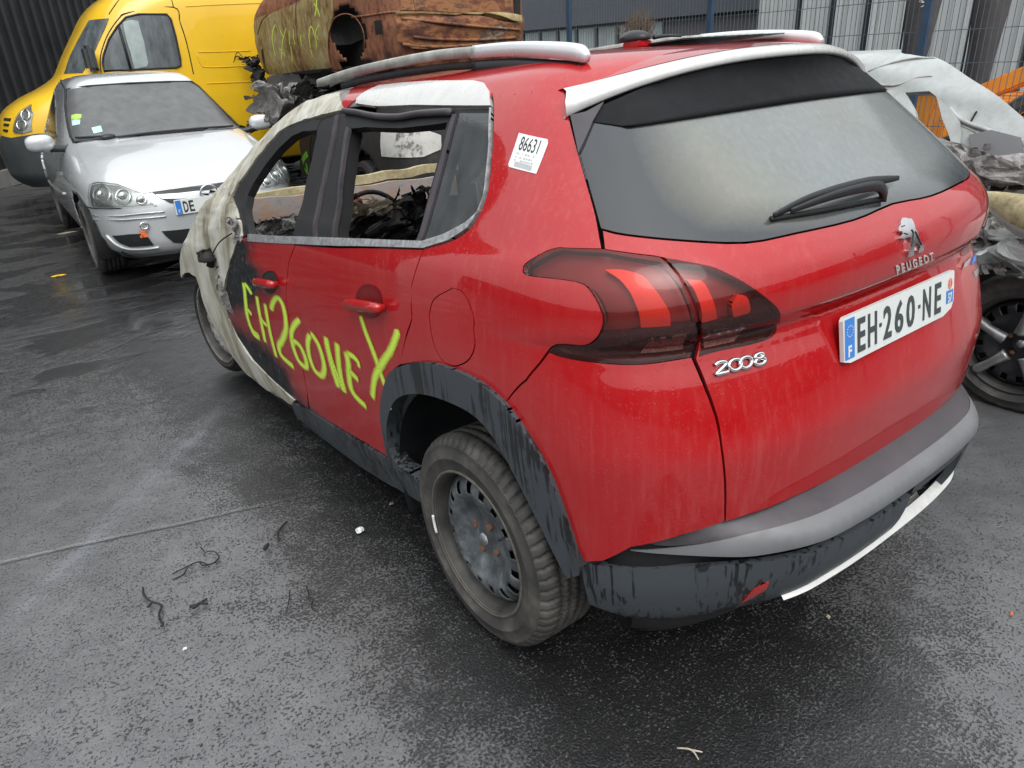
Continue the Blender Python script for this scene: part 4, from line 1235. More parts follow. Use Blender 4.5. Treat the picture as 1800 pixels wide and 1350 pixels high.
def label():
    cs = [(913, 234), (966, 246), (943, 306), (893, 293)]
    f = quadmap(RS, cs)
    poly = [f(0, .06), f(.06, 0), f(1, 0), f(1, .9), f(.95, 1), f(0, 1)]
    lb = panel('paper_label', RS, poly, 'paper', qp, off=.0015, depth=.001, res=.02, gap=0)
    text_on('printed_number', '86631', f, RS, 'ink', lb, off=.002, thick=.0003, box_=(.16, .80, .52, .93))
    bm = bmesh.new(); rnd = random.Random(3)
    for row, y in enumerate((.44, .33, .24)):
        u = .15
        while u < .74:
            w_ = rnd.uniform(.02, .07)
            if rnd.random() > .3:
                q = [RS.off(*f(a, b), .002) for a, b in ((u, y - .04), (u + w_, y - .04), (u + w_, y + .01), (u, y + .01))]
                bm.faces.new([bm.verts.new(p) for p in q])
            u += w_ + .025
    q = [RS.off(*f(a, b), .002) for a, b in ((.22, .05), (.82, .03), (.80, .17), (.20, .19))]
    bm.faces.new([bm.verts.new(p) for p in q])
    from_bm('faint_print', bm, 'ink_soft', lb)
label()

# ---- rear wiper
def wiper():
    a, b = RS.pick(1352, 386), RS.pick(1568, 322); pts = []
    mid = RS.pick(1452, 352)
    P = [RS.off(*a, .016), RS.off(*RS.pick(1400, 366), .028), RS.off(*mid, .036), RS.off(*RS.pick(1510, 335), .032), RS.off(*b, .020)]
    sec = [(-.6, -1.6), (.6, -1.6), (.5, .6), (0, 1), (-.5, .6)]
    wb = tube('rear_wiper', P, [.004, .007, .010, .009, .004], 'plastic_plain', glass, sec=sec)
    tube('wiper_arm', [RS.off(*RS.pick(1548, 348), .012), RS.off(*RS.pick(1520, 346), .040), RS.off(*RS.pick(1450, 362), .042), RS.off(*RS.pick(1380, 380), .02)], [.012, .009, .007, .004], 'plastic_plain', wb, sec=sec)
    tube('wiper_blade', [RS.off(*RS.pick(1352, 388), .006), RS.off(*RS.pick(1450, 372), .008), RS.off(*RS.pick(1545, 352), .006)], .006, 'rubber_seal', wb, seg=6)
wiper()

# ---- wheels
def tyre_prof(R, wd, rim):
    h = wd / 2
    d_ = R - rim
    p = [(-h + .012, rim - .004), (-h + .004, rim + .004), (-h - .0005, rim + .010), (-h - .0002, rim + .013), (-h - .0035, rim + .018), (-h - .006, rim + d_ * .38), (-h - .0085, rim + d_ * .40), (-h - .0085, rim + d_ * .43), (-h - .006, rim + d_ * .45), (-h - .005, rim + d_ * .62), (-h + .001, R - .030), (-h - .0008, R - .027), (-h + .001, R - .025), (-h + .005, R - .019), (-h + .012, R - .010), (-h + .024, R - .0035)]
    gr = []
    x = -h + .036
    for g in (-.045, -.015, .015, .045):
        gr += [(g * wd / .2 - .006, R), (g * wd / .2 - .004, R - .007), (g * wd / .2 + .004, R - .007), (g * wd / .2 + .006, R)]
    p += [(-h + .034, R - .0005)] + gr + [(h - .034, R - .0005)]
    p += [(-a, r) for a, r in p[:16]][::-1]
    return p
M['rim_edge'] = simple('scuffed_rim_edge', (.13, .12, .10), .5, .2, var=.3, vs=30)
def wheel(c, parent, R=.322, sx=-1, mat='tyre', rimmat='steel', deflate=0, name='wheel', steer=0):
    cx, cy, cz = c; wd = .205; rimr = .214
    pr = tyre_prof(R, wd, rimr)
    if sx > 0: pr = [(-a, r) for a, r in pr]
    nseg = 540 if R == .322 else 150
    def fn(ax, r, i, a):
        # transverse grooves across the shoulders
        if r > R - .024:
            sh = abs(ax) > wd / 2 - .04
            ph = (a * 60 / (2 * PI) + (ax * 9 if sh else ax * 25)) % 1
            if ph < (.26 if sh else .14): r -= .010 if sh else .005
        r += .0003 * math.sin(a * 37)
        # contact patch
        if math.sin(a) < -.9: 
            lim = (R - .004) / max(.2, -math.sin(a)); r = min(r, lim)
        return ax, r
    root = None
    t = lathe('tyre', pr, mat, None, nseg, centre=(0, 0, 0), fn=fn)
    t.name = name
    t.parent = parent; t.location = (cx, cy, cz - .3)
    t.rotation_euler = (0, 0, steer)
    # steel disc with a ring of slots, real holes
    s = sx
    prof = pchip([0, .03, .055, .085, .12, .15, .172, .19, .20], [.028, .028, .038, .036, .022, .012, .018, .032, .040])
    def fd(a, v):
        ang = a / .15
        x = prof(v)
        return Vector((s * (.095 - x), v * math.cos(ang), v * math.sin(ang)))
    DS = Surf(fd, 0, 2 * PI * .15, .001, .20, None, flip=1)
    V = []; F = []
    nA, nR = 160, 26
    rs = [.004 + (.197 - .004) * j / nR for j in range(nR + 1)]
    for i in range(nA):
        an = 2 * PI * i / nA
        for r in rs: V.append(Vector((s * (.095 - prof(r)), r * math.cos(an), r * math.sin(an))))
    for i in range(nA):
        for j in range(nR):
            an = 2 * PI * (i + .5) / nA; r = (rs[j] + rs[j + 1]) / 2
            ph = ((an * 16 / (2 * PI)) % 1) - .5
            if (ph * 2 * PI * .163 / 16 / .0150) ** 2 + ((r - .163) / .021) ** 2 < 1: continue
            F.append((i * (nR + 1) + j, ((i + 1) % nA) * (nR + 1) + j, ((i + 1) % nA) * (nR + 1) + j + 1, i * (nR + 1) + j + 1))
    bm = bmesh.new(); bv_ = [bm.verts.new(v) for v in V]
    for f in F: bm.faces.new([bv_[k] for k in f])
    bmesh.ops.delete(bm, geom=[v for v in bm.verts if not v.link_faces], context='VERTS')
    bmesh.ops.solidify(bm, geom=bm.faces[:], thickness=.004)
    disc = from_bm('rim', bm, rimmat, t, True)
    h = .1025
    lathe('rim_barrel', [(s * x, r) for x, r in ((h + .001, .2235), (h + .0015, .214), (h - .008, .211), (h - .012, .206), (h - .03, .204), (h - .045, .200), (h - .06, .194), (-.05, .180), (-.09, .20), (-.1, .214))], 'steel_dark', disc, 96)
    lathe('rim_lip', [(s * x, r) for x, r in ((h - .004, .2245), (h + .003, .222), (h + .004, .216), (h - .004, .212))], 'rim_edge' if rimmat == 'steel' else rimmat, disc, 96)
    for k in range(4):
        an = k * PI / 2 + .5
        bm = bmesh.new(); bmesh.ops.create_cone(bm, cap_ends=True, segments=6, radius1=.0105, radius2=.009, depth=.026, matrix=Matrix.Translation((s * .052, .054 * math.cos(an), .054 * math.sin(an))) @ Matrix.Rotation(PI / 2, 4, 'Y'))
        from_bm('wheel_bolt', bm, 'rust_bolt', disc)
    bm = bmesh.new(); bmesh.ops.create_cone(bm, cap_ends=True, segments=24, radius1=.023, radius2=.018, depth=.03, matrix=Matrix.Translation((s * .055, 0, 0)) @ Matrix.Rotation(PI / 2 * s, 4, 'Y'))
    from_bm('hub_cap', bm, 'chrome_dull', disc, True)
    lathe('brake_drum', [(s * .03, .0), (s * .03, .13), (s * -.04, .135), (s * -.06, .02)], 'char', disc, 40)
    tube('valve', [(s * .075, -.165 * .8, .165 * .45), (s * .095, -.15 * .8, .15 * .45)], .004, 'rubber_seal', disc, seg=6, n=0)
    # clip-on balance weight on the rim edge
    if R != .322: return t
    bw_ = [Vector((s * (h + .006), .216 * math.cos(a), .216 * math.sin(a))) for a in [math.radians(x) for x in (-16, -12, -8, -4, 0)]]
    bw_ = [Vector((p.x, p.y, p.z)) for p in bw_]
    tube('balance_weight', bw_, .0045, 'plate_white', disc, seg=6, n=2)
    return t
# Left / right rear
wheel((-.742, 0, .320), red, sx=-1)
wheel((.742, 0, .320), red, sx=1)
# the fire took the front tyres: low, ash-covered
wheel((-.70, 2.60, .455), red, R=.285, sx=-1, mat='char', rimmat='ash_grey', steer=math.radians(6))
wheel((.70, 2.60, .455), red, R=.285, sx=1, mat='char', rimmat='ash_grey', steer=math.radians(6))

# ---- burnt interior
def bar(name, a, b, w_, h_, mat, seed=0, parent=red, wob=.015):
    a, b = Vector(a), Vector(b); n = 24; V = []; F = []
    for i in range(n + 1):
        p = a.lerp(b, i / n); q = noise.noise_vector(Vector((i * .35, seed, 0))) * wob
        for dy, dz in ((-w_ / 2, -h_ / 2), (w_ / 2, -h_ / 2), (w_ / 2, h_ / 2), (-w_ / 2, h_ / 2)):
            V.append(p + Vector((0, dy, dz)) + q)
    for i in range(n):
        for k in range(4): F.append((i * 4 + k, i * 4 + (k + 1) % 4, (i + 1) * 4 + (k + 1) % 4, (i + 1) * 4 + k))
    F += [(0, 1, 2, 3), (n * 4 + 3, n * 4 + 2, n * 4 + 1, n * 4)]
    return mesh(name, V, F, mat, parent)
def at_y(px, py, y):
    d = RS.mi.to_3x3() @ cam_ray(px, py); o = RS.mi @ CAM; t = (y - o.y) / d.y; return o + d * t
bar('windscreen_frame', at_y(428, 350, 2.25), at_y(800, 290, 2.25), .05, .045, 'ash_beige', 1)
bar('cowl_panel', at_y(425, 372, 2.18), at_y(800, 326, 2.12), .03, .11, 'ash_rust', 2)
bar('cowl_panel', at_y(425, 400, 2.24), at_y(800, 372, 2.24), .03, .12, 'rust', 3)
bar('dash_beam', at_y(420, 425, 2.1), at_y(820, 400, 2.05), .05, .10, 'char', 4)
def debris_at(px, py, y, s, mat, seed, rx=1.2, rz=0):
    return crumple('burnt_trim', at_y(px, py, y), s, mat, red, seed, 12, .4, Matrix.Rotation(rz, 3, 'Z') @ Matrix.Rotation(rx, 3, 'X'))
debris_at(640, 372, 1.45, (.30, .14, .05), 'foam', 3, 1.0, .3); debris_at(685, 360, 1.35, (.24, .08, .04), 'foam', 5, .7, -.2)
debris_at(612, 385, 1.5, (.2, .2, .08), 'rust', 7, 1.2); debris_at(476, 402, 1.95, (.13, .10, .04), 'ash_grey', 9, 1.2); debris_at(515, 398, 1.9, (.12, .12, .04), 'ash_grey', 12, 1.4)
debris_at(735, 362, 1.25, (.16, .16, .06), 'char_dark', 14, 1.3); debris_at(712, 408, 1.0, (.26, .12, .06), 'char_dark', 15, 1.3)
debris_at(625, 408, 1.3, (.24, .12, .06), 'char', 16, 1.4); 
st = [at_y(655, 362, 1.6) + Vector((.17 * math.cos(t * PI / 8), .04 * math.sin(t * PI / 8), .18 * math.sin(t * PI / 8) - .12)) for t in range(16)]
tube('steering_wheel_ring', st, .011, 'char', red, seg=8, closed=True, n=2)
for k in range(5):
    a = at_y(670 + k * 14, 425, 1.15); b = at_y(690 + k * 13, 372 + (k % 2) * 12, 1.25)
    tube('seat_spring', [a, (a + b) / 2 + Vector((.02, 0, .01)), b], .006, 'rust' if k % 2 else 'char', red, seg=6)
# seat carcasses
for sx, y in ((-.36, 1.25), (.36, 1.25), (-.3, .35), (.3, .35)):
    crumple('seat_frame', RV(sx, y, .78), (.46, .5, .06), 'char_dark', red, int(30 + sx * 10 + y * 3), 12, .25, Matrix.Rotation(1.35, 3, 'X'))
    crumple('seat_frame', RV(sx, y + .25, .55), (.46, .5, .06), 'char_dark', red, int(40 + sx * 10 + y * 3), 12, .25)
bar('bulkhead', RV(-.75, 2.2, .7), RV(.75, 2.2, .7), .03, .62, 'char', 6)
# inner side of far doors
box('door_lining', RV(.80, 1.2, .72), (.02, 1.7, .55), 'char_dark', red)
# crumpled metal above the windscreen, broken mirror and cable
for k, (x, y, yy, s, m) in enumerate(((500, 178, 1.62, (.22, .14, .07), 'ash_grey'), (522, 166, 1.6, (.12, .08, .05), 'ash_grey'), (488, 196, 1.72, (.10, .05, .04), 'ash_grey'), (545, 160, 1.5, (.14, .05, .04), 'char'))):
    crumple('burnt_header', at_y(x, y, yy), s, m, red, 50 + k, 12, .5, Matrix.Rotation(.9, 3, 'X'))
crumple('melted_mirror', RS.off(*RS.pick(378, 452), .03), (.09, .08, .04), 'char', red, 61, 12, .5, Matrix.Rotation(1.2, 3, 'Y'))
dome('melted_mirror', RS.off(*RS.pick(378, 453), .04), (.035, .06, .045), 'char', red)
tube('loose_cable', [RS.off(*RS.pick(388, 448), .04), RS.off(*RS.pick(398, 425), .03), RS.off(*RS.pick(412, 410), .01)], .003, 'rubber_seal', red, seg=6)
crumple('burnt_trim', RS.off(*RS.pick(418, 402), .012), (.10, .07, .02), 'ash_grey', red, 63, 12, .5, Matrix.Rotation(1.5, 3, 'Y'))
crumple('burnt_trim', RS.off(*RS.pick(400, 520), .012), (.16, .04, .02), 'ash_grey', red, 64, 12, .5, Matrix.Rotation(1.5, 3, 'Y'))
tube('hanging_strip', [RS.off(*RS.pick(524, 735), 0), RS.off(*RS.pick(533, 755), .0), RS.off(*RS.pick(545, 775), -.02)], .008, 'char', red, seg=6)

# ================================================================== SILVER HATCHBACK facing us
def loc_pick(S, px, py, off=.0):
    return S.off(*S.pick(px, py), off)
C5 = lambda pts: conv(pts, 3.375, 0, 100)
sil = empty('parked_car', (-.03, 7.07, 0), (0, 0, PI - .03), 1.085, label='silver three-door hatchback parked nose towards us in front of the yellow van', cat='car')
OR = [(.17, .70, 1.70, 1.90), (.24, .77, 1.78, 1.98), (.34, .80, 1.84, 2.02), (.50, .815, 1.87, 2.03), (.60, .82, 1.87, 2.01), (.66, .82, 1.86, 1.975), (.72, .815, 1.85, 1.91), (.77, .80, 1.84, 1.80),
      (.82, .785, 1.82, 1.63), (.88, .765, 1.80, 1.38), (.93, .745, 1.78, 1.13), (.965, .73, 1.76, .95), (1.0, .715, 1.72, .84), (1.1, .67, 1.62, .66), (1.2, .625, 1.52, .49), (1.3, .575, 1.40, .32), (1.38, .535, 1.32, .19), (1.42, .50, 1.22, .09), (1.455, .43, 1.05, -.04), (1.475, .28, .8, -.18), (1.48, .02, .5, -.35)]
OS = Shell(OR, -.45, -.40, sil, er=(3, 6), ef=(4, 6.5), kr=.95, kf=1.55)
OS.wrap = -1
op = OS.picks
def okeep(c):
    if math.hypot(c.y - 1.24, c.z - .31) < .335 and c.z < .72 and abs(c.x) > .55: return False
    if math.hypot(c.y + 1.25, c.z - .31) < .33 and c.z < .72 and abs(c.x) > .55: return False
    return True
ob = shell_body('body', OS, 'silver_paint', sil, okeep, ns=300, nv=90, thick=.003)
for sx in (-1, 1):
    for yc in (1.24, -1.25):
        V = []; F = []; n = 24
        for i in range(n + 1):
            a = math.radians(-25 + 230 * i / n)
            for x, r in ((.80, .335), (.62, .34), (.55, .2)): V.append((sx * x, yc + r * math.cos(a), .31 + r * math.sin(a)))
        for i in range(n):
            for k in range(2): F.append((i * 3 + k, i * 3 + k + 1, i * 3 + k + 4, i * 3 + k + 3))
        mesh('wheel_arch_liner', V, F, 'black', sil, True)
box('floor_pan', (0, 0, .26), (1.3, 3.5, .12), 'black', sil)
ws = op(C5([(400, 197), (520, 180), (760, 163), (1000, 153), (1135, 152), (1175, 180), (1290, 280), (1420, 420), (1200, 438), (900, 464), (600, 492), (452, 512), (425, 480), (404, 380), (396, 280)]))
wsp = panel('windscreen', OS, ws, 'fog_glass', sil, off=.006, depth=.01, res=.04)
edge = [OS.off(a, b, .009) for a, b in ws]
tube('windscreen_seal', edge, .010, 'rubber_seal', wsp, seg=6, closed=True, n=0)
for s_, m_ in ((C5([(428, 350), (455, 342), (488, 345), (486, 368), (455, 378), (428, 376)]), 'green_vign'), (C5([(430, 380), (480, 376), (478, 404), (434, 412)]), 'teal_vign'), (C5([(545, 425), (600, 412), (612, 448), (560, 460)]), 'teal_vign')):
    panel('windscreen_sticker', OS, op(s_), m_, wsp, off=.009, depth=.001, gap=0)
for a, b, c_ in (((460, 492), (600, 486), (680, 480)), ((700, 490), (880, 466), (1060, 448)), ((1030, 452), (1200, 436), (1380, 424))):
    tube('wiper', [loc_pick(OS, *C5([q])[0], .022) for q in (a, b, c_)], .009, 'plastic_plain', wsp, seg=6)
dome('wiper_pivot', loc_pick(OS, *C5([(645, 485)])[0], .01), (.06, .03, .03), 'plastic_plain', wsp)
# bonnet shut lines: a raised skin
hx = op(C5([(452, 522), (470, 580), (520, 670), (556, 742), (640, 748), (720, 766), (800, 796), (850, 812), (905, 802)]))
cz = OS.atx(0, .735, 1)
hl_ = hx + [OS.atx(-.0, .742, 1)]
# work in mirrored s so the half ends on the centre line
S0 = OS.s1  # front centre
def sidefix(q): return q
hs0 = OS.s0; 
def mirf(p, half):  # mirror about the front centre for a right-side outline
    return [(2 * half - a, b) for a, b in p][::-1]
# the visible (viewer-left) half lies next to s0 edge
half = OS.s0
def full_front(p):
    L_ = [(max(a, half), b) for a, b in p]
    return L_
hood_half = hx + [(half, OS.pick(*C5([(1235, 757)])[0])[1])] + [(half, OS.atx(0, .952, 1)[1])]
hd = panel('bonnet', OS, hood_half, 'silver_paint', sil, off=.006, depth=.008, res=.04, gap=0)
oth = [(2 * OS.p0 - a, b) for a, b in hood_half]
panel('bonnet', OS, oth, 'silver_paint', sil, off=.006, depth=.008, res=.04, gap=0)
def mir2(p): return [(2 * OS.p0 - a, b) for a, b in p]
def two(nm, p, mat, par, **k):
    a = panel(nm, OS, p, mat, par, **k); panel(nm, OS, mir2(p), mat, par, **k); return a
hlp = op(C5([(545, 762), (600, 752), (700, 764), (800, 802), (870, 842), (912, 874), (800, 884), (650, 890), (548, 884), (538, 830)]))
for q in (hlp, mir2(hlp)):
    a = panel('headlight', OS, q, 'headlamp', sil, off=.004, depth=.006, gap=0)
    for (cx, cy, rx, ry) in ((612, 822, 48, 50), (735, 832, 42, 42), (842, 852, 26, 22)):
        pts = op(C5([(cx + rx * math.cos(t * PI / 8), cy + ry * math.sin(t * PI / 8)) for t in range(16)]))
        if q is not hlp: pts = mir2(pts)
        P3 = [OS.off(u, v, .010) for u, v in pts]
        tube('lamp_ring', P3, .010, 'chrome', a, seg=8, closed=True, n=0)
        c3 = sum(P3, Vector()) / len(P3); dome('lamp_bowl', c3, (.035, .02, .035), 'headlamp', a)
    panel('headlight_glass', OS, q, 'clear_lens', a, off=.022, depth=.012, gap=.001)
def cpoly(L_):  # half outlines whose last points sit on the centre line
    return L_
hv = lambda y: (half, OS.pick(*C5([(1235, y)])[0])[1])
gr = op(C5([(905, 806), (1000, 790), (1100, 778)])) + [hv(766), hv(858)] + op(C5([(1150, 862), (1010, 868), (950, 836)]))
two('grille', gr, 'plastic_plain', sil, off=.008, depth=.006, gap=0)
gb = op(C5([(925, 822), (1060, 812), (1160, 800)])) + [hv(795), hv(828)] + op(C5([(1150, 838), (1050, 845), (962, 845)]))
two('grille_bar', gb, 'silver_paint', sil, off=.014, depth=.010, gap=0)
ec = OS.off(*hv(812), .03)
tube('maker_emblem', [ec + Vector((.062 * math.cos(t * PI / 10), 0, .058 * math.sin(t * PI / 10))) for t in range(20)], .0065, 'chrome', sil, seg=8, closed=True, n=0)
bm = bmesh.new()
zz = [(-.075, .006), (-.01, -.020), (.0, .004), (.075, -.006), (.01, .020), (.0, -.004)]
vs = [bm.verts.new(ec + Vector((-x, .004, z))) for x, z in zz]; bm.faces.new(vs)
r_ = bmesh.ops.extrude_face_region(bm, geom=bm.faces[:]); bmesh.ops.translate(bm, vec=(0, -.006, 0), verts=[g for g in r_['geom'] if isinstance(g, bmesh.types.BMVert)])
from_bm('emblem_bolt', bm, 'chrome', sil)
for pts in (C5([(556, 938), (700, 942), (850, 928), (975, 918)]), C5([(556, 962), (700, 966), (860, 956), (985, 944)])):
    P3 = [loc_pick(OS, *p, .006) for p in pts]
    tube('bumper_rib', P3, .006, 'silver_paint', sil, seg=6)
tube('bumper_seam', [loc_pick(OS, *p, .001) for p in C5([(448, 868), (500, 884), (560, 898), (700, 900), (930, 884)])], .0035, 'black', sil, seg=6)
two('fog_recess', op(C5([(668, 1060), (760, 1052), (862, 1046), (912, 1114), (850, 1120), (770, 1124), (710, 1100)])), 'plastic_plain', sil, off=.006, depth=.008, gap=0)
lo = op(C5([(960, 1034), (1050, 1026), (1140, 1016)])) + [hv(1003), hv(1088)] + op(C5([(1100, 1104), (1030, 1100), (985, 1064)]))
two('lower_grille', lo, 'plastic_plain', sil, off=.006, depth=.008, gap=0)
tube('bumper_crease', [loc_pick(OS, *p, .004) for p in C5([(634, 1058), (690, 1110), (760, 1138), (860, 1138), (945, 1128)])], .010, 'silver_paint', sil, seg=6)
two('lower_lip', op(C5([(610, 1175), (760, 1185), (900, 1178), (1060, 1160), (1060, 1200), (900, 1215), (700, 1218), (620, 1205)])), 'plastic_grey', sil, off=.004, depth=.01, gap=0)
te = loc_pick(OS, *C5([(860, 998)])[0], .02)
tube('towing_eye', [te + Vector((.028 * math.cos(t * PI / 8), 0, .024 * math.sin(t * PI / 8))) for t in range(16)], .007, 'chrome', sil, seg=8, closed=True, n=0)
tg_ = tag(crumple('paper_tag', sil.matrix_basis @ loc_pick(OS, *C5([(858, 1040)])[0], .035), (.06, .06, .006), 'orange_tag', None, 71, 6, .1, Matrix.Rotation(1.5, 3, 'X')), label='small orange tag hanging from the towing eye of the silver hatchback', cat='tag')
# plate
def front_plate():
    y = OS.P(half, OS.atx(0, .55, 1)[1]).y + .012
    o = Vector((0, y, .545)); ux = Vector((-1, 0, 0)); uy = Vector((0, 0, 1))
    f = lambda u, v, h: o + ux * ((u - .5) * .52) + uy * ((v - .5) * .11) + Vector((0, 1, 0)) * h
    bm = bmesh.new(); box_bm(bm, o, (.52, .012, .11)); pl = from_bm('number_plate', bm, 'plate_white', sil, bevel=.003)
    for a, b, m_ in ((.01, .085, 'plate_blue'), (.93, .99, 'plate_blue')):
        mesh('country_band', [f(a, .05, .0075), f(b, .05, .0075), f(b, .95, .0075), f(a, .95, .0075)], [(0, 1, 2, 3)], m_, pl)
    text_on('country_letter', 'F', f, None, 'plate_white', pl, off=.008, thick=.001, box_=(.035, .06, .14, .36))
    for a, c_ in ((.11, 'D'), (.19, 'E')): text_on('character', c_, f, None, 'ink', pl, off=.0075, thick=.001, bold=.02, box_=(a, a + .065, .14, .86))
front_plate()
# side windows, mirror, details on the viewer's left
sw_ = op(C5([(243, 262), (262, 190), (290, 172), (312, 185), (328, 255), (342, 470), (300, 478), (240, 428), (236, 340)]))
two('side_window', sw_, 'car_glass', sil, off=.005, depth=.006, gap=0, res=.05)
two('rear_side_window', op(C5([(208, 280), (232, 200), (252, 180), (244, 230), (230, 300), (226, 412), (200, 404)])), 'car_glass', sil, off=.005, depth=.006, gap=0, res=.05)
mp_ = OS.off(*OS.pick(*C5([(330, 500)])[0]), 0)
def mirror(sx):
    c_ = Vector((sx * .90, .66, .985))
    bm = bmesh.new(); bmesh.ops.create_uvsphere(bm, u_segments=20, v_segments=12, radius=1)
    for v in bm.verts:
        x, y, z = v.co
        v.co = Vector((math.copysign(abs(x) ** .7, x) * .105, (y * .06 if y > 0 else y * .02), math.copysign(abs(z) ** .75, z) * .068)) + c_
    m_ = from_bm('door_mirror', bm, 'silver_paint', sil, True)
    tube('mirror_arm', [c_ + Vector((-sx * .06, 0, -.045)), c_ + Vector((-sx * .16, 0, -.06)), Vector((sx * .70, .64, .93))], [.03, .024, .03], 'plastic_plain', m_, seg=8)
mirror(1); mirror(-1)
for px_, nm in (([(205, 560), (225, 545), (238, 575), (235, 605), (218, 600)], 'door_handle'), ([(346, 680), (362, 682), (362, 702), (350, 704)], 'side_repeater')):
    panel(nm, OS, op(C5(px_)), 'chrome_dull', sil, off=.012, depth=.012, gap=0)
tube('side_moulding', [loc_pick(OS, *p, .004) for p in C5([(205, 610), (240, 680), (290, 745), (345, 790), (384, 812)])], .012, 'silver_paint', sil, seg=6)
tube('gutter_strip', [loc_pick(OS, *p, .004) for p in C5([(352, 128), (372, 160), (392, 200), (392, 300), (410, 430), (440, 510)])], .010, 'rubber_seal', sil, seg=6)
tube('aerial', [(.18, -.25, 1.44), (.2, -.5, 1.62)], .004, 'plastic_plain', sil, seg=5, n=0)
for sx in (-1, 1):
    for yc in (1.24, -1.25):
        wheel((sx * .695, yc, .30 + .3), sil, R=.295, sx=sx, rimmat='alloy')

# ================================================================== YELLOW VAN standing crosswise behind it
C3 = lambda pts: conv(pts, 3, 0, 0)
van = empty('delivery_van', (2.05, 10.6, 0), (0, 0, PI / 2 - .01), label='tall yellow panel van standing crosswise behind the silver hatchback', cat='van')
VR = [(.32, .92, 2.35, 3.02), (.5, .97, 2.4, 3.16), (.8, .99, 2.42, 3.18), (1.05, 1.0, 2.43, 3.12), (1.2, 1.0, 2.43, 3.02), (1.35, .995, 2.43, 2.80), (1.48, .99, 2.43, 2.50), (1.60, .985, 2.43, 2.30), (1.8, .975, 2.43, 2.16), (2.1, .955, 2.42, 1.94), (2.35, .93, 2.4, 1.74), (2.52, .88, 2.36, 1.5), (2.62, .75, 2.25, 1.2), (2.68, .5, 2.0, .8), (2.70, .05, 1.5, .3)]
VS = Shell(VR, -1.3, -1.2, van, er=(4, 8), ef=(3.2, 9), kr=.9, kf=2.6)
VS.wrap = 1
vp = VS.picks
def vkeep(c):
    return not (c.z < .78 and (math.hypot(c.y - 2.1, c.z - .36) < .40 or math.hypot(c.y + 1.0, c.z - .36) < .40) and abs(c.x) > .7)
shell_body('body', VS, 'yellow_paint', van, vkeep, ns=240, nv=90, thick=.004)
box('underframe', (0, .3, .45), (1.7, 4.6, .25), 'black', van)
dwp = vp(C3([(548, 290), (575, 210), (620, 140), (665, 92), (730, 76), (880, 76), (900, 100), (925, 190), (950, 310), (952, 345), (930, 356), (700, 368), (548, 375), (542, 330)]))
dw = panel('door_window', VS, dwp, 'van_glass', van, off=.006, depth=.01, gap=0, res=.06)
tube('window_seal', [VS.off(a, b, .009) for a, b in dwp], .013, 'rubber_seal', dw, seg=6, closed=True, n=0)
tube('window_divider', [VS.off(*VS.pick(*p), .014) for p in C3([(628, 142), (655, 240), (690, 368)])], .016, 'rubber_seal', dw, seg=6, n=0)
panel('wind_deflector', VS, vp(C3([(650, 118), (690, 105), (730, 112), (760, 220), (782, 330), (775, 350), (710, 364), (690, 280)])), simple('pale_reflective_glass', (.30, .36, .35), .15), dw, off=.012, depth=.004, gap=0, res=.06)
panel('windscreen', VS, vp(C3([(470, 110), (575, 98), (555, 150), (500, 270), (455, 350), (435, 385), (340, 388), (370, 300), (420, 200)])), 'van_glass', van, off=.008, depth=.01, gap=0, res=.06)
for ln_ in ([(535, 390), (530, 300), (565, 190), (625, 100), (680, 66), (915, 38), (950, 120), (985, 230), (1020, 390)], [(915, 38), (900, -20)], [(978, 35), (1150, 25), (1420, 15)], [(1045, 275), (1180, 272), (1320, 268)], [(1040, 290), (1060, 340), (1110, 355), (1330, 345)], [(1090, 440), (1200, 436), (1345, 430)], [(575, 75), (605, 30), (640, -15)]):
    tube('panel_groove' if ln_[0][0] > 900 else 'door_seam', [VS.off(*VS.pick(*p), .0005) for p in C3(ln_)], .007, 'yellow_dull' if ln_[0][0] > 950 else 'black', van, seg=6)
hlv = vp(C3([(75, 700), (85, 630), (110, 590), (170, 552), (178, 600), (170, 690), (120, 705)]))
a = panel('headlight', VS, hlv, 'headlamp', van, off=.006, depth=.01, gap=0); panel('headlight_glass', VS, hlv, 'clear_lens', a, off=.02, depth=.01)
for cx, cy, rx, ry in ((138, 610, 22, 26), (118, 660, 24, 26)):
    tube('lamp_ring', [VS.off(*VS.pick(cx / 3 + rx / 3 * math.cos(t * PI / 6), cy / 3 + ry / 3 * math.sin(t * PI / 6)), .014) for t in range(12)], .012, 'chrome', a, seg=6, closed=True, n=0)
for q in ([(25, 622), (60, 625), (55, 640), (20, 636)], [(22, 650), (50, 654), (46, 668), (20, 664)], [(20, 680), (44, 684), (42, 698), (18, 694)]):
    panel('grille_slot', VS, vp(C3(q)), 'black', van, off=.006, depth=.008, gap=0)
panel('front_bumper', VS, vp(C3([(18, 716), (70, 728), (200, 705), (330, 700), (330, 1000), (180, 985), (110, 950), (60, 900), (28, 840), (12, 780)])), 'van_plastic', van, off=.03, depth=.04, gap=0, res=.06)
mc = VS.off(*VS.pick(168, 110), .16)
bm = bmesh.new(); box_bm(bm, mc, (.26, .12, .30)); vm = from_bm('door_mirror', bm, 'van_plastic', van, bevel=.04)
tube('mirror_arm', [mc, VS.off(*VS.pick(172, 122), .0)], .025, 'van_plastic', vm, seg=6, n=0)
for sx in (-1, 1):
    for yc in (2.1, -1.0): wheel((sx * .86, yc, .36 + .3), van, R=.35, sx=sx, rimmat='steel')

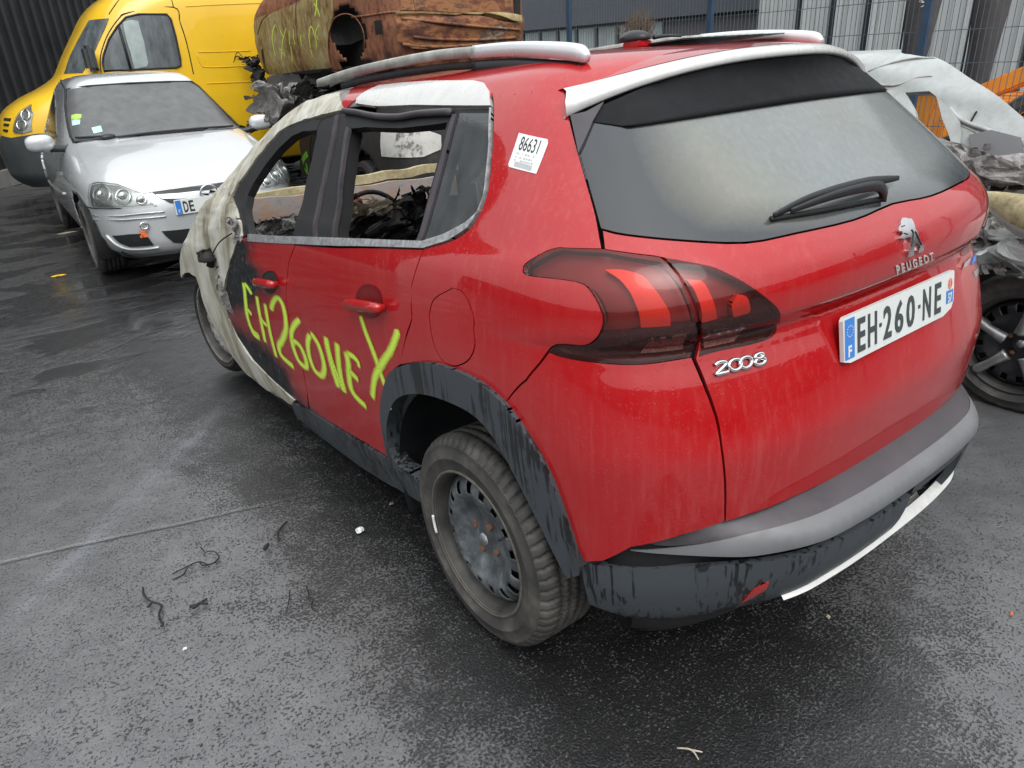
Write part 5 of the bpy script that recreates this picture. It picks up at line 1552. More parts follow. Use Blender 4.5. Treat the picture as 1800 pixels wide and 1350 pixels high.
# ================================================================== STACK: burnt-out car on top of another wreck
C6 = lambda pts: conv(pts, 1800 / 520, 420, 0)
GR = 'burnt cars stacked one on the other'
top_c = empty('burnt_car', (2.64, 5.62, 1.36), (0, 0, .0), label='rust-brown burnt-out car shell stacked on top of another wreck', cat='car')
TR = [(.12, .74, .66, 3.0), (.22, .77, .70, 3.05), (.40, .79, .74, 3.08), (.50, .80, .76, 3.08), (.55, .80, .73, 3.06), (.75, .80, .72, 3.0), (.88, .785, .71, 2.8), (.96, .76, .69, 2.6), (1.1, .70, .60, 2.2), (1.3, .60, .42, 1.7), (1.38, .5, .3, 1.5), (1.40, .05, 0, .8)]
TR = [(z_, h_, r_2, f_ + .55) for z_, h_, r_2, f_ in TR]
TS = Shell(TR, .5, .6, top_c, er=(4, 8), ef=(3, 9), kr=1.05, kf=2.3)
tp_ = TS.picks
ac = TS.P(*TS.pick(611, 60)); 
ac_y, ac_z = ac.y, ac.z
def tkeep(c):
    if math.hypot((c.y - ac_y) / .40, (c.z - ac_z) / .25) < 1 and abs(c.x) > .5: return False
    if c.z < ac_z and abs(c.y - ac_y) < .36 and c.z < .22 and abs(c.x) > .5: return False
    if math.hypot(c.y - 3.0, c.z - .25) < .36 and abs(c.x) > .5: return False
    if c.z > 1.0 and .95 < c.y < 2.2 and c.z < 1.28: return False
    return True
shell_body('body', TS, 'rust', top_c, tkeep, ns=260, nv=70, thick=.006)
V = []; F = []; n = 24
for i in range(n + 1):
    a_ = math.radians(-20 + 220 * i / n)
    for x, r in ((.785, 1), (.6, 1.02), (.5, .3)): V.append((-x, ac_y + .40 * r * math.cos(a_), ac_z + .25 * r * math.sin(a_)))
for i in range(n):
    for k in range(2): F.append((i * 3 + k, i * 3 + k + 1, i * 3 + k + 4, i * 3 + k + 3))
mesh('wheel_arch', V, F, 'char', top_c, True)
box('wheel_house', (-.46, ac_y, ac_z + .02), (.10, 1.0, .86), 'char', top_c)
box('underbody', (0, 1.1, .10), (1.42, 3.2, .14), 'char_dark', top_c)
box('burnt_interior', (0, 1.35, .45), (1.0, 3.7, .75), 'char', top_c, .03)
d1 = C6([(190, 85), (350, 18), (352, 200), (372, 330), (396, 428), (250, 455), (190, 465), (150, 300), (122, 200), (150, 120)])
d2 = C6([(358, 12), (480, -30), (590, -60), (575, 100), (548, 200), (548, 320), (565, 412), (404, 428), (380, 330), (360, 200)])
td1 = panel('front_door', TS, tp_(d1), 'rust_door', top_c, off=.006, depth=.02, res=.04); td2 = panel('rear_door', TS, tp_(d2), 'rust_door', top_c, off=.006, depth=.02, res=.04)
panel('front_wing', TS, tp_(C6([(45, 215), (70, 160), (125, 105), (180, 85), (140, 130), (116, 205), (140, 300), (178, 455), (120, 330), (85, 240)])), 'rust_door', top_c, off=.008, depth=.02, res=.04)
panel('rear_bumper', TS, tp_(C6([(960, 95), (1200, 100), (1450, 118), (1690, 140), (1700, 250), (1500, 280), (1250, 300), (1060, 290), (975, 240)])), 'rust_bands', top_c, off=.05, depth=.06, res=.05)
panel('rear_panel', TS, tp_(C6([(970, 72), (1200, 78), (1450, 96), (1690, 118), (1690, 134), (1450, 112), (1200, 94), (970, 88)])), 'rust_door', top_c, off=.07, depth=.05, res=.04)
panel('sill', TS, tp_(C6([(190, 458), (300, 446), (400, 428), (562, 412), (568, 470), (400, 486), (200, 510)])), 'char_dark', top_c, off=.012, depth=.03, res=.05)
panel('boot_lid', TS, tp_(C6([(985, -60), (1660, -40), (1670, 98), (1450, 88), (1200, 70), (985, 62)])), 'rust_bands', top_c, off=.008, depth=.02, res=.05)
panel('tail_lamp_opening', TS, tp_(C6([(1668, -40), (1705, -38), (1712, 108), (1678, 104)])), 'char_dark', top_c, off=.012, depth=.02, res=.05)
for q_ in ([(1000, 132), (1200, 140), (1450, 156), (1680, 172)], [(1060, 215), (1200, 232), (1450, 236), (1660, 222)], [(1010, 262), (1200, 278), (1450, 262)]):
    tube('bumper_crease', [TS.off(*TS.pick(*p), .058) for p in C6(q_)], .014, 'rust_bands', top_c, seg=6)
panel('filler_opening', TS, tp_(C6([(822, 126), (868, 120), (876, 205), (832, 210)])), 'black', top_c, off=.004, depth=.004)
tube('body_crease', [TS.off(*TS.pick(*p), .003) for p in C6([(690, 105), (800, 92), (900, 76), (985, 70)])], .010, 'rust', top_c, seg=6)
tube('arch_lip', [TS.off(*TS.pick(*p), .008) for p in C6([(575, 420), (550, 330), (550, 220), (575, 130), (610, 95), (660, 84), (710, 105), (750, 160), (768, 230), (765, 300)])], .006, 'rust', top_c, seg=6)
tube('panel_gap', [TS.off(*TS.pick(*p), .003) for p in C6([(1055, -20), (1068, 30), (1075, 66)])], .006, 'black', top_c, seg=5)
sp1 = [(C6([(225, 150), (208, 200), (215, 290), (225, 345)]), .010), (C6([(255, 180), (275, 230)]), .009), (C6([(290, 170), (270, 250), (262, 370)]), .009), (C6([(310, 190), (315, 270)]), .008), (C6([(335, 180), (345, 270)]), .008), (C6([(320, 280), (330, 370)]), .008), (C6([(250, 290), (290, 350)]), .008)]
sp2 = [(C6([(480, -10), (475, 50), (465, 110)]), .014), (C6([(462, 20), (485, 60), (498, 110)]), .012), (C6([(440, 290), (432, 200), (445, 160), (470, 230), (480, 290)]), .009), (C6([(490, 150), (470, 200), (488, 240)]), .008), (C6([(380, 215), (385, 280)]), .009), (C6([(440, 300), (455, 350)]), .007)]
ribbon('sprayed_lettering', TS, sp1, .01, 'spray', td1, off=.009, step=.02)
ribbon('sprayed_lettering', TS, sp2, .01, 'spray', td2, off=.009, step=.02)
# melted hoses and trim hanging from the nose
def wp(px, py, x):
    d = cam_ray(px, py); t = (x - CAM.x) / d.x; return CAM + d * t
def wl(root, p): return root.matrix_basis.inverted() @ p
rr = Matrix.Rotation(1.5, 3, 'Y')
for k, (x, y, s) in enumerate(((448, 118, (.25, .2, .08)), (462, 145, (.35, .2, .1)), (468, 175, (.35, .22, .1)), (434, 106, (.12, .2, .06)), (462, 200, (.3, .22, .1)), (690, 100, (.3, .3, .1)), (520, 150, (.25, .5, .1)), (580, 142, (.25, .5, .1)))):
    crumple('melted_trim', wl(top_c, wp(x, y, 1.95 if x < 600 else 2.0)), s, 'char_dark', top_c, 80 + k, 12, .5, rr)
for k in range(2):
    a_ = wp(432 + k * 3, 108 + k * 2, 1.95); b = a_ + Vector((-.04 * k - .05, .1, .12 - .03 * k)); c_ = b + Vector((-.05, .05, -.08))
    tube('loose_wire', [wl(top_c, q) for q in (a_, b, c_)], .006, 'char_dark', top_c, seg=4, n=4)
tube('window_pillar', [wl(top_c, wp(478, 16, 1.95)), wl(top_c, wp(490, -12, 2.0))], .035, 'char_dark', top_c, seg=6, n=0)
top_c['group'] = GR

low_c = empty('burnt_car', (2.60, 5.60, 0), (0, 0, -.05), label='charred half-white wreck squashed underneath the rusty shell, green writing on its side', cat='car')
low_c['group'] = GR
LR = [(.16, .74, .66, 3.0), (.3, .78, .72, 3.1), (.6, .80, .76, 3.1), (.75, .80, .74, 3.0), (.90, .785, .72, 2.7), (1.0, .75, .68, 2.4), (1.15, .68, .58, 2.0), (1.3, .60, .44, 1.7), (1.38, .45, .2, 1.3), (1.40, .05, 0, .8)]
LS = Shell(LR, .5, .6, low_c, er=(4, 8), ef=(2.6, 5), kr=1.05, kf=2.0)
lc = LS.P(*LS.pick(640, 288)); ly = lc.y
def lkeep(c):
    return not (math.hypot(c.y - ly, c.z - .34) < .37 and abs(c.x) > .5) and not (c.z > 1.0 and 0 < c.y < 1.8 and c.z < 1.25)
shell_body('body', LS, 'char', low_c, lkeep, ns=200, nv=60, thick=.006)
panel('rear_panel', LS, LS.picks([(672, 226), (700, 224), (745, 228), (775, 238), (776, 262), (745, 276), (700, 277), (672, 275)]), 'wreck_white', low_c, off=.01, depth=.02, res=.05)
panel('front_door', LS, LS.picks([(486, 250), (520, 236), (548, 240), (552, 310), (520, 322), (495, 300)]), 'char', low_c, off=.008, depth=.02, res=.05)
ribbon('sprayed_lettering', LS, [([(493, 256), (497, 284)], .035), ([(502, 250), (507, 290), (514, 262)], .035), ([(517, 255), (521, 297)], .035), ([(527, 262), (531, 302)], .035), ([(542, 270), (533, 290), (541, 302), (540, 286)], .035)], .02, simple('bright_green_paint', (.12, .55, .05), .6), low_c, off=.012, step=.03)
wheel((-.73, ly, .30 + .3), low_c, R=.31, sx=-1, mat='char', rimmat='char')
wheel((.73, ly, .30 + .3), low_c, R=.31, sx=1, mat='char', rimmat='char'); wheel((.73, 2.75, .30 + .3), low_c, R=.31, sx=1, mat='char', rimmat='char')
box('underbody', (0, 1.1, .32), (1.4, 3.2, .2), 'char_dark', low_c)
for k, (x, y, z) in enumerate(((-.2, .3, 1.42), (.1, 1.2, 1.42), (-.3, 2.0, 1.36), (-.55, 2.5, 1.15), (-.65, 1.5, 1.38), (-.6, .5, 1.38), (-.62, 3.0, .9))):
    crumple('crushed_roof_metal', (x, y, z), (1.1, .9, .12), 'char_dark', low_c, 100 + k, 14, .4)

# ================================================================== SILVER WRECK on the right
C8 = lambda pts: conv(pts, 4.5, 1400, 0)
wr = empty('wrecked_car', (2.56, -.40, 0), (0, 0, 0), label='stripped pale silver wreck with broken side window, right beside the red car', cat='car')
WR = [(.18, .72, .55, 3.0), (.3, .76, .62, 3.1), (.5, .79, .68, 3.1), (.7, .805, .70, 3.1), (.85, .80, .69, 3.0), (.95, .78, .66, 2.7), (1.02, .76, .60, 2.5), (1.12, .73, .47, 2.3), (1.22, .69, .28, 2.15), (1.32, .64, .06, 2.0), (1.40, .59, -.16, 1.8), (1.45, .53, -.36, 1.7), (1.475, .43, -.58, 1.6), (1.485, .22, -.8, 1.5), (1.487, .02, -1.0, 1.4)]
WS = Shell(WR, 1.25, 1.35, wr, er=(2.8, 5), ef=(2.6, 5), kr=1.5, kf=1.4)
def wkeep(c):
    if c.z > .93 and c.x > -.35 : return False
    if math.hypot(c.y, c.z - .31) < .37 and abs(c.x) > .4: return False
    if c.z > .93: return False
    return True
shell_body('body', WS, 'wreck_white', wr, wkeep, ns=180, nv=60, thick=.006)
box('burnt_interior', (0, 1.15, .62), (1.15, 3.0, .5), 'char', wr, .03)
hole = WS.picks([(1593, 164), (1635, 163), (1650, 175), (1658, 205), (1672, 240), (1688, 272), (1655, 282), (1627, 258), (1611, 235), (1607, 218), (1614, 207), (1609, 191)])
qpan = [WS.at(1.6, .80), WS.at(1.6, 1.42), WS.at(1.2, 1.455), WS.at(.8, 1.46), WS.at(.5, 1.45)]
top_e = WS.picks([(1545, 96), (1600, 99), (1650, 107), (1700, 135), (1760, 175), (1800, 208)])
bot_e = WS.picks([(1800, 300), (1740, 290), (1690, 300), (1650, 300)])
upper = [WS.at(1.7, .80), WS.at(1.7, 1.40)] + top_e + bot_e + [WS.at(.9, .82)]
up = panel('side_panel', WS, upper, 'wreck_silver', wr, off=.01, depth=.03, res=.04, holes=[hole], fn_off=lambda a, b: .012 * noise.noise(Vector((a * 4, b * 5, 9))))
panel('roof_skin', WS, [WS.at(1.7, 1.41), top_e[0], top_e[1], (top_e[1][0], WS.v1 - .1), (1.32, WS.v1 - .1)], 'wreck_silver', wr, off=.0, depth=.01, res=.06)
tube('door_frame', [WS.off(*WS.pick(*p), .018) for p in C8([(1220, 870), (1300, 950), (1400, 1000), (1520, 1040), (1640, 1090), (1790, 1130)])], .010, 'wreck_silver', wr, seg=6)
tube('panel_gap', [WS.off(*WS.pick(*p), .012) for p in C8([(1430, 890), (1390, 960), (1370, 1000)])], .004, 'black', wr, seg=5)
for q_ in ([(1528, 128), (1560, 116), (1600, 107), (1645, 106)], [(1540, 150), (1575, 152), (1610, 140), (1640, 136)], [(1655, 212), (1700, 226), (1750, 250), (1798, 262)], [(1668, 262), (1705, 284), (1750, 300)]):
    tube('panel_crease', [WS.off(*WS.pick(*p), .011) for p in q_], .005, 'rail_burnt', wr, seg=5)
panel('quarter_flap', WS, WS.picks([(1705, 240), (1745, 232), (1798, 246), (1802, 300), (1750, 292), (1712, 270)]), 'nosing', wr, off=.03, depth=.02, res=.04)
panel('torn_edge', WS, WS.picks([(1648, 172), (1668, 190), (1692, 218), (1690, 266), (1676, 256), (1660, 215)]), 'wreck_silver', wr, off=.035, depth=.01, res=.04)
panel('dark_interior_sheet', WS, WS.picks([(1636, 262), (1700, 286), (1800, 306), (1802, 334), (1720, 334), (1676, 318)]), 'char', wr, off=.02, depth=.02, res=.04)  # dark sheet laid on the shell in place of the dark interior below the window
tube('steering_wheel_ring', [Vector((-.30, 1.0, 1.05)) + Vector((.02 * math.cos(t * PI / 8), .19 * math.cos(t * PI / 8), .17 * math.sin(t * PI / 8))) for t in range(16)], .016, 'char_dark', wr, seg=8, closed=True, n=1)
tube('steering_spoke', [(-.30, 1.0, 1.2), (-.30, .98, 1.05), (-.30, 1.05, .9)], .03, 'char_dark', wr, seg=6)
def wr_at(px, py, x): return wl(wr, wp(px, py, x))
for k, (x, y, xx, s, m_, ry) in enumerate(((1690, 395, 1.72, (.3, .35, .10), 'ash_grey', 1.3), (1740, 420, 1.7, (.3, .4, .10), 'ash_grey', 1.2), (1790, 440, 1.68, (.25, .4, .08), 'wreck_silver', 1.3), (1700, 300, 1.80, (.25, .4, .10), 'ash_grey', 1.0), (1770, 290, 1.74, (.15, .4, .06), 'ash_grey', .9), (1650, 290, 1.9, (.3, .4, .1), 'char', 1.2), (1700, 345, 1.8, (.25, .3, .08), 'ash_grey', 1.4), (1770, 385, 1.72, (.2, .4, .05), 'wreck_white', 1.3))):
    crumple('torn_bodywork', wr_at(x, y, xx), s, m_, wr, 120 + k, 12, .4, Matrix.Rotation(-ry, 3, 'Y'))
# loose lamp-shaped bumper corner, white above and stained cream below
def corner_piece():
    a_, b = wr_at(1722, 338, 1.66), wr_at(1850, 372, 1.60)
    V = []; F = []; n = 16; K = 14
    for i in range(n + 1):
        t = i / n; p = a_.lerp(b, t); r = .085 * math.sin(min(1, t * 1.15 + .03) * PI / 2) ** .8
        for k in range(K):
            q = 2 * PI * k / K
            V.append(p + Vector((-.6 * r * math.cos(q), 0, r * math.sin(q) - r * .55)))
    for i in range(n):
        for k in range(K): F.append((i * K + k, i * K + (k + 1) % K, (i + 1) * K + (k + 1) % K, (i + 1) * K + k))
    F.append(tuple(range(K))); F.append(tuple(n * K + k for k in range(K)))
    o = mesh('bumper_corner', V, F, 'ash_beige', wr, True)
    o.data.materials.append(M['white_panel'])
    for p in o.data.polygons:
        if p.normal.z > .25: p.material_index = 1
    return o
corner_piece()
tube('wheel_arch_edge', [Vector((-.80, .38 * math.cos(t), .31 + .36 * math.sin(t))) for t in [math.radians(x) for x in range(-10, 191, 20)]], .02, 'ash_grey', wr, seg=6)
ww = wheel((-.71, 0, .305 + .3), wr, R=.315, sx=-1, rimmat='alloy_dark')
for k in range(5):
    a_ = k * 2 * PI / 5 + .3; c0_, c1_ = Vector((-.095, .06 * math.cos(a_), .06 * math.sin(a_))), Vector((-.100, .205 * math.cos(a_ + .12), .205 * math.sin(a_ + .12)))
    tube('alloy_spoke', [c0_, (c0_ + c1_) / 2 + Vector((-.012, 0, 0)), c1_], [.030, .020, .026], 'alloy', ww, seg=6)
wheel((-.71, 2.5, .305 + .3), wr, R=.315, sx=-1, rimmat='alloy_dark')
box('underbody', (0, 1.2, .32), (1.3, 3.2, .2), 'char_dark', wr)
wheel((.71, 0, .305 + .3), wr, R=.315, sx=1, rimmat='alloy_dark'); wheel((.71, 2.5, .305 + .3), wr, R=.315, sx=1, rimmat='alloy_dark')

# ================================================================== FENCE, WALL, BUILDINGS
def fence():
    f = empty('mesh_fence', (6.5, 0, 0), label='blue-posted welded mesh fence running along the yard in front of the buildings', cat='fence')
    ys = [-5.5 + 2.7 * k for k in range(13)]
    mw = simple('blue_grey_wire', (.10, .13, .15), .5); mp2 = simple('blue_fence_post', (.035, .07, .12), .45)
    for y in ys: box('fence_post', (0, y - .1, 1.25), (.07, .07, 2.5), mp2, f, .006)
    for a_, b in zip(ys, ys[1:]):
        bm = bmesh.new(); y = a_ - .05
        while y < b - .13:
            box_bm(bm, (.04, y, 1.22), (.005, .005, 2.36)); y += .055
        for z in (.08, .35, .65, .95, 1.25, 1.55, 1.85, 2.15, 2.36):
            box_bm(bm, (.046, (a_ + b) / 2 - .1, z), (.006, 2.66, .007))
        from_bm('mesh_panel', bm, mw, f)
fence()

def cladding_wall():
    a_ = Vector((-4.05, 9.9, 0)); d = Vector((.64, .768, 0)); n = Vector((.768, -.64, 0)); Lw = 26
    f = empty('cladding_wall', (0, 0, 0), label='tall dark corrugated cladding wall behind the yellow van', cat='wall')
    mw = simple('dark_ribbed_cladding', (.022, .024, .027), .38, .2, var=.35, vs=1.2)
    V = []; F = []; k = 0
    prof = [(0, 0), (.06, 0), (.09, .04), (.15, .04), (.18, 0)]
    x = -2
    while x < Lw:
        for dx, h in prof[:-1]:
            p = a_ + d * (x + dx) + n * h
            V += [p + Vector((0, 0, .26)), p + Vector((0, 0, 7))]; k += 1
        x += .27
    for i in range(k - 1): F.append((2 * i, 2 * i + 2, 2 * i + 3, 2 * i + 1))
    mesh('cladding', V, F, mw, f)
    bm = bmesh.new(); R_ = Matrix.Rotation(math.atan2(d.y, d.x), 3, 'Z')
    box_bm(bm, a_ + d * 12 + Vector((0, 0, .13)) - n * .0, (28, .26, .26), R_)
    from_bm('plinth', bm, simple('damp_concrete', (.22, .22, .21), .6, bump=.2), f)
cladding_wall()

def bld():
    dark = simple('dark_grey_cladding', (.085, .092, .11), .5, var=.06, vs=.3)
    f = empty('warehouse', (25, 24, 0), label='long dark grey warehouse with a low band of windows', cat='building')
    def bx(nm, c_, s, m_, p=f, bev=0): return box(nm, Vector(c_) - f.location, s, m_, p, bev)
    bx('wall', (30.2, 35, 5.7), (10, 39, 6.2), dark)
    bx('wall', (30.6, 35, 1.3), (10, 39, 2.6), simple('grey_base_wall', (.13, .125, .13), .6))
    gl_ = simple('pale_glazing', (.34, .40, .38), .2, var=.2, vs=1)  # pale grey-green panes
    for k in range(9):
        y = 23.2 + k * 1.45
        w_ = bx('window', (25.52, y + .6, 1.95), (.10, 1.22, 1.05), gl_)
        bx('frame', (25.46, y + 1.33, 1.95), (.14, .14, 1.15), dark, w_)
    # company lettering on the cladding (partly hidden by the stacked cars)
    o = Vector((25.16, 36.2, 3.0)) - f.location
    m_ = lambda u, v, h: o + Vector((0, -2.2 * u, .75 * v)) + Vector((-h, 0, 0))
    text_on('wall_lettering', 'INO', m_, None, 'paper', f, off=.02, thick=.02, bold=.02)
    tube('wall_rule', [Vector((25.12, 36.2, 3.98)) - f.location, Vector((25.12, 34.2, 3.98)) - f.location], .04, 'paper', f, seg=4, n=0)
bld()
def bld2():
    f = empty('office_building', (20, 8, 0), label='pale ribbed office building with narrow slanted slots and glazed entrance', cat='building')
    def bx(nm, c_, s, m_, p=f, bev=0): return box(nm, Vector(c_) - f.location, s, m_, p, bev)
    pale = simple('pale_ribbed_facade', (.50, .52, .52), .5, var=.05, vs=.5)
    wl_ = bx('wall', (23.5, 10.4, 5), (7, 7.6, 10), pale)
    bm = bmesh.new()
    y = 6.7
    while y < 14.1:
        box_bm(bm, Vector((19.98, y, 5)) - f.location, (.06, .05, 10)); y += .32
    from_bm('facade_ribs', bm, pale, wl_)
    ds = simple('dark_slot', (.03, .035, .04), .3)
    for y in (12.7, 11.6, 10.55): 
        q = bx('window', (19.93, y, 2.6), (.10, .18, 3.6), ds); bx('frame', (19.90, y - .16, 2.4), (.14, .10, 3.6), 'white_panel' if False else pale, q)
    gm = simple('entrance_glass', (.10, .125, .135), .12, var=.4, vs=1.5)
    bx('glazing', (22.2, 2.4, 5), (4, 8.2, 10), gm)
    for y in (6.3, 5.4, 3.9, 2.6, 1.2, -.3): bx('mullion', (20.12, y, 5), (.18, .20 if y != 3.9 else .5, 10), pale)
    for z in (2.2, 3.6, 5): bx('transom', (20.14, 2.4, z), (.1, 8, .12), pale)
bld2()
def banner(y, x, lab, txt):
    f = empty('banner_flag', (x, y, 0), (0, 0, 0), label=lab, cat='banner flag', group='dark advertising flags')
    fm_ = simple('dark_banner_cloth', (.085, .08, .082), .7)
    V = []; F = []; n = 20
    for i in range(n + 1):
        z = .35 + 3.9 * i / n; wd = .42 + .22 * (i / n); sw = .05 * math.sin(i * .5)
        V += [(sw, .03, z), (-.02 - sw, -wd, z + .05)]
    for i in range(n): F.append((2 * i, 2 * i + 1, 2 * i + 3, 2 * i + 2))
    c_ = mesh('cloth', V, F, fm_, f, True)
    c_.data.materials.clear(); c_.data.materials.append(fm_)
    m_ = c_.modifiers.new('t', 'SOLIDIFY'); m_.thickness = .004
    tube('pole', [(0, .05, 0), (0, .05, 2.2), (0, .05, 4.4)], .018, 'plastic_plain', f, seg=6, n=0)
    box('foot', (0, .05, .02), (.5, .5, .04), 'plastic_plain', f)
    if txt:
        rq = random.Random(4); pts = []
        for k in range(26): pts.append((-.10, -.30 + .09 * (1 if k % 2 else -1) * rq.uniform(.4, 1.3), 3.2 - .052 * k + rq.uniform(-.02, .02)))
        tube('script_stroke', pts, .011, 'paper', f, seg=4, n=4)
banner(5.45, 12.0, 'dark banner flag with an illegible white script, left one of the pair beyond the fence', 'Mimosa')
banner(4.55, 12.4, 'dark banner flag without readable writing, right one of the pair beyond the fence', None)
def machine():
    om = simple('orange_machine_paint', (.72, .27, .03), .5, var=.15, vs=3)
    f = empty('loader', (9.6, 1.3, 0), (0, 0, .1), label='orange wheeled loader standing behind the mesh fence', cat='loader')
    def bx(nm, c_, s, m_='o', p=f, bev=.04, rot=None): return box(nm, c_, s, om if m_ == 'o' else m_, p, bev, rot)
    bx('chassis', (0, 0, .55), (1.1, 3.0, .4)); bx('engine_cover', (0, -.95, 1.02), (1.1, 1.2, .55)); cb = bx('cab_base', (0, .35, .95), (1.0, .8, .4))
    for x in (-.42, .42):
        for y in (.05, .7): tube('cab_post', [(x, y, 1.1), (x, y, 1.75)], .035, 'plastic_plain', cb, seg=6, n=0)
    bx('cab_roof', (0, .38, 1.78), (1.0, .85, .07), 'plastic_plain', cb)
    bx('lift_arm', (-.3, 1.2, 1.0), (.14, 1.7, .2), 'o', f, .02, Matrix.Rotation(-.45, 3, 'X')); bx('lift_arm', (.3, 1.2, 1.0), (.14, 1.7, .2), 'o', f, .02, Matrix.Rotation(-.45, 3, 'X'))
    bx('bucket', (0, 2.2, .5), (1.5, .6, .55))
    bx('grille', (-.56, -.95, 1.0), (.02, .8, .35), 'black', f, 0)
    for sx in (-1, 1):
        for y in (-1.0, .9): wheel((sx * .62, y, .42 + .3), f, R=.42, sx=sx, rimmat=om)
machine()
def machine2():
    om = simple('orange_hopper_paint', (.78, .30, .05), .5, var=.15, vs=3)
    f = empty('hopper', (8.3, 3.7, -.42), (0, 0, .2), label='small orange tipping hopper behind the fence, seen through the broken window of the silver wreck', cat='hopper')
    bm = bmesh.new(); box_bm(bm, (0, 0, .95), (1.1, 1.5, .75))
    for v in bm.verts:
        if v.co.z < .7: v.co.x *= .7; v.co.y *= .75
    from_bm('tub', bm, om, f, bevel=.03)
    for y in (-.5, .5): box('leg', (0, y, .3), (.8, .08, .6), 'plastic_plain', f)
    tube('rim', [(-.56, -.76, 1.33), (.56, -.76, 1.33), (.56, .76, 1.33), (-.56, .76, 1.33)], .03, om, f, seg=6, closed=True, n=0)
machine2()

# a bare shrub beyond the fence
def shrub():
    f = empty('bare_shrub', (15, 14.3, 0), label='leafless brown shrub in front of the warehouse corner', cat='shrub')
    bm = bmesh.new(); rnd = random.Random(5)
    def br(p, d, L_, r, lv):
        q = p + d * L_; tube('', [p, (p + q) / 2 + Vector((rnd.uniform(-1, 1), rnd.uniform(-1, 1), 0)) * L_ * .08, q], [r, r * .6], None, None, seg=4, n=1, bm=bm)
        if lv:
            for _ in range(3 if lv > 1 else 4):
                dd = (d + Vector((rnd.uniform(-.6, .6), rnd.uniform(-.6, .6), rnd.uniform(-.1, .5)))).normalized(); br(q, dd, L_ * rnd.uniform(.6, .8), r * .6, lv - 1)
    for _ in range(5): br(Vector((0, 0, 0)), Vector((rnd.uniform(-.35, .35), rnd.uniform(-.35, .35), 1)).normalized(), .9, .03, 4)
    from_bm('branches', bm, simple('brown_twig', (.16, .10, .06), .8), f)
shrub()

# ================================================================== LITTER ON THE ASPHALT
def gp(px, py, z=.004):
    d = cam_ray(px, py); t = (z - CAM.z) / d.z; return CAM + d * t
C4 = lambda pts: conv(pts, 1800 / 460, 240, 900)
def litter(name, lines, r, mat, label, cat):
    bm = bmesh.new(); o0 = gp(*lines[0][0])
    for L_ in lines:
        tube('', [gp(x, y, .005 + r) - o0 for x, y in L_], [r, r * 1.2, r * .7], None, None, seg=6, n=5, bm=bm)
    o = from_bm(name, bm, mat, None, True); o.location = o0
    return tag(o, label=label, cat=cat)
litter('wire_scrap', [C4([(248, 425), (350, 375), (430, 342), (500, 362), (555, 330), (565, 300), (530, 270), (480, 275), (462, 300)]), C4([(250, 465), (320, 430), (355, 380)]), C4([(440, 240), (470, 275)]), C4([(430, 342), (460, 368), (520, 355), (570, 318)])], .0022, 'char_dark', 'looped scrap of thin black wire on the asphalt left of the rear wheel', 'wire')
litter('burnt_strip', [C4([(45, 520), (50, 570), (95, 612), (150, 630), (172, 650), (155, 700), (165, 750), (185, 770), (168, 790)]), C4([(75, 655), (110, 620)])], .0035, 'char', 'jagged black burnt strip, lowest and leftmost of the scraps on the asphalt', 'burnt strip')
litter('burnt_strip', [C4([(365, 650), (410, 640), (440, 625), (485, 595)]), C4([(440, 625), (490, 630)]), C4([(380, 660), (420, 645)])], .0045, 'char', 'short stubby burnt scrap between the jagged strip and the looped wire', 'burnt scrap')
litter('twig', [C4([(1052, 540), (1050, 600), (1032, 680)])], .0018, 'char', 'single thin black twig lying upright in the picture, right of the other scraps', 'twig')
litter('burnt_flake', [C4([(1035, 65), (1000, 100), (970, 150), (980, 195)])], .0035, 'char', 'thin curved burnt flake up beyond the looped wire', 'burnt flake')
litter('burnt_lump', [C4([(880, 255), (895, 235), (908, 220)])], .007, 'char', 'small round black lump beside the curved burnt flake', 'burnt lump')
litter('burnt_strip', [C4([(1168, 510), (1185, 560), (1180, 600)]), C4([(1215, 600), (1205, 660), (1250, 690)])], .0022, 'char', 'broken thin burnt strip nearest to the rear tyre', 'burnt strip')
litter('twig', [[(1190, 1315), (1215, 1318), (1228, 1335)], [(1215, 1318), (1235, 1322)]], .0022, 'foam', 'pale bent twig at the bottom edge right of centre', 'twig')
def chip(px, py, s, mat, label, cat, seed):
    bm = bmesh.new(); bmesh.ops.create_icosphere(bm, subdivisions=2, radius=1)
    for v in bm.verts:
        q = noise.noise(v.co * 1.5 + Vector((seed, 0, 0)))
        v.co = Vector((v.co.x * s[0], v.co.y * s[1], max(-.6, v.co.z) * s[2])) * (1 + q * .6)
    o = from_bm('chip' if cat == 'debris' else cat.replace(' ', '_'), bm, mat, None, False); o.location = gp(px, py, s[2] * .6)
    return tag(o, label=label, cat=cat)
chip(632, 932, (.016, .012, .010), 'plate_white', 'white chip of plastic on the dark asphalt beside the rear wheel', 'debris', 1)
chip(688, 885, (.009, .006, .006), 'ash_grey', 'grey splinter under the sill ahead of the rear wheel', 'debris', 2)
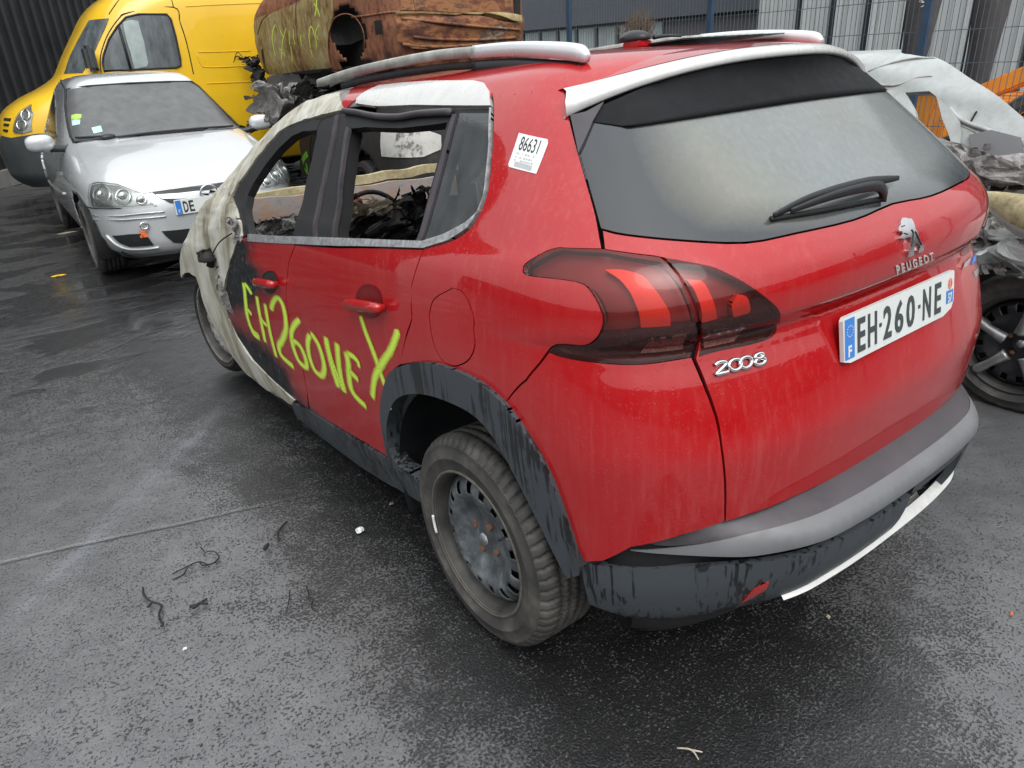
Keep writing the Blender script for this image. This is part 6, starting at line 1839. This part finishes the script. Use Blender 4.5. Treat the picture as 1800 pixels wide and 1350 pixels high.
chip(1456, 1084, (.007, .006, .005), 'foam', 'tiny cream stone below the rear bumper', 'debris', 3)
chip(335, 1267, (.006, .005, .004), 'char', 'lone dark crumb near the lower left of the asphalt', 'debris', 4)
chip(325, 1140, (.006, .004, .004), 'plate_white', 'tiny white speck below the jagged burnt strip', 'debris', 5)
chip(1800 - 22, 1078 - 0, (.006, .004, .003), 'orange_tag', 'orange crumb near the right edge on the wet patch', 'debris', 6)
lf = chip(104, 484, (.05, .03, .006), 'yellow_dull', 'small yellow leaf on the wet ground left of the silver hatchback', 'leaf', 7)
lf2 = chip(118, 409, (.09, .03, .006), 'foam', 'brown leaf beside the front wheel of the silver hatchback', 'leaf', 8)
rnd = random.Random(11)
bm = bmesh.new()
for _ in range(240):
    t = rnd.random(); p = gp(rnd.gauss(560, 150), rnd.gauss(760, 120)) if rnd.random() < .6 else gp(rnd.uniform(0, 1800), rnd.uniform(760, 1340))
    if math.hypot(p.x + .75, p.y) < .3: continue
    s = rnd.uniform(.0012, .0036)
    bmesh.ops.create_icosphere(bm, subdivisions=1, radius=s, matrix=Matrix.Translation(p) @ Matrix.Diagonal((rnd.uniform(.6, 1.8), 1, .6, 1)))
tag(from_bm('burnt_crumbs', bm, 'char'), label='fine burnt crumbs strewn over the asphalt', cat='crumbs', kind='stuff')

def reflection_walls():  # unseen wall and screen added to give the paint a dark reflection horizon
    f = empty('cladding_wall', (0, -15, 0), label='long dark unseen wall added behind the camera to be mirrored in the red paint', cat='wall')
    mw = simple('dark_reflection_wall', (.045, .048, .052), .6)
    box('cladding', (0, 0, 2.0), (60, .3, 3.6), mw, f)
    box('plinth', (0, .05, .1), (60, .5, .2), 'steel_dark', f)
    f = empty('reflection_screen', (-15, 0, 0), label='dark unseen screen added out of view on the left to be mirrored in the doors', cat='screen')
    box('screen', (0, 0, 1.3), (.1, 40, 2.6), mw, f)
    for k in range(11): box('reflection_screen_post', (.12, -19 + 3.8 * k, 1.35), (.1, .1, 2.7), 'plastic_plain', f)
reflection_walls()
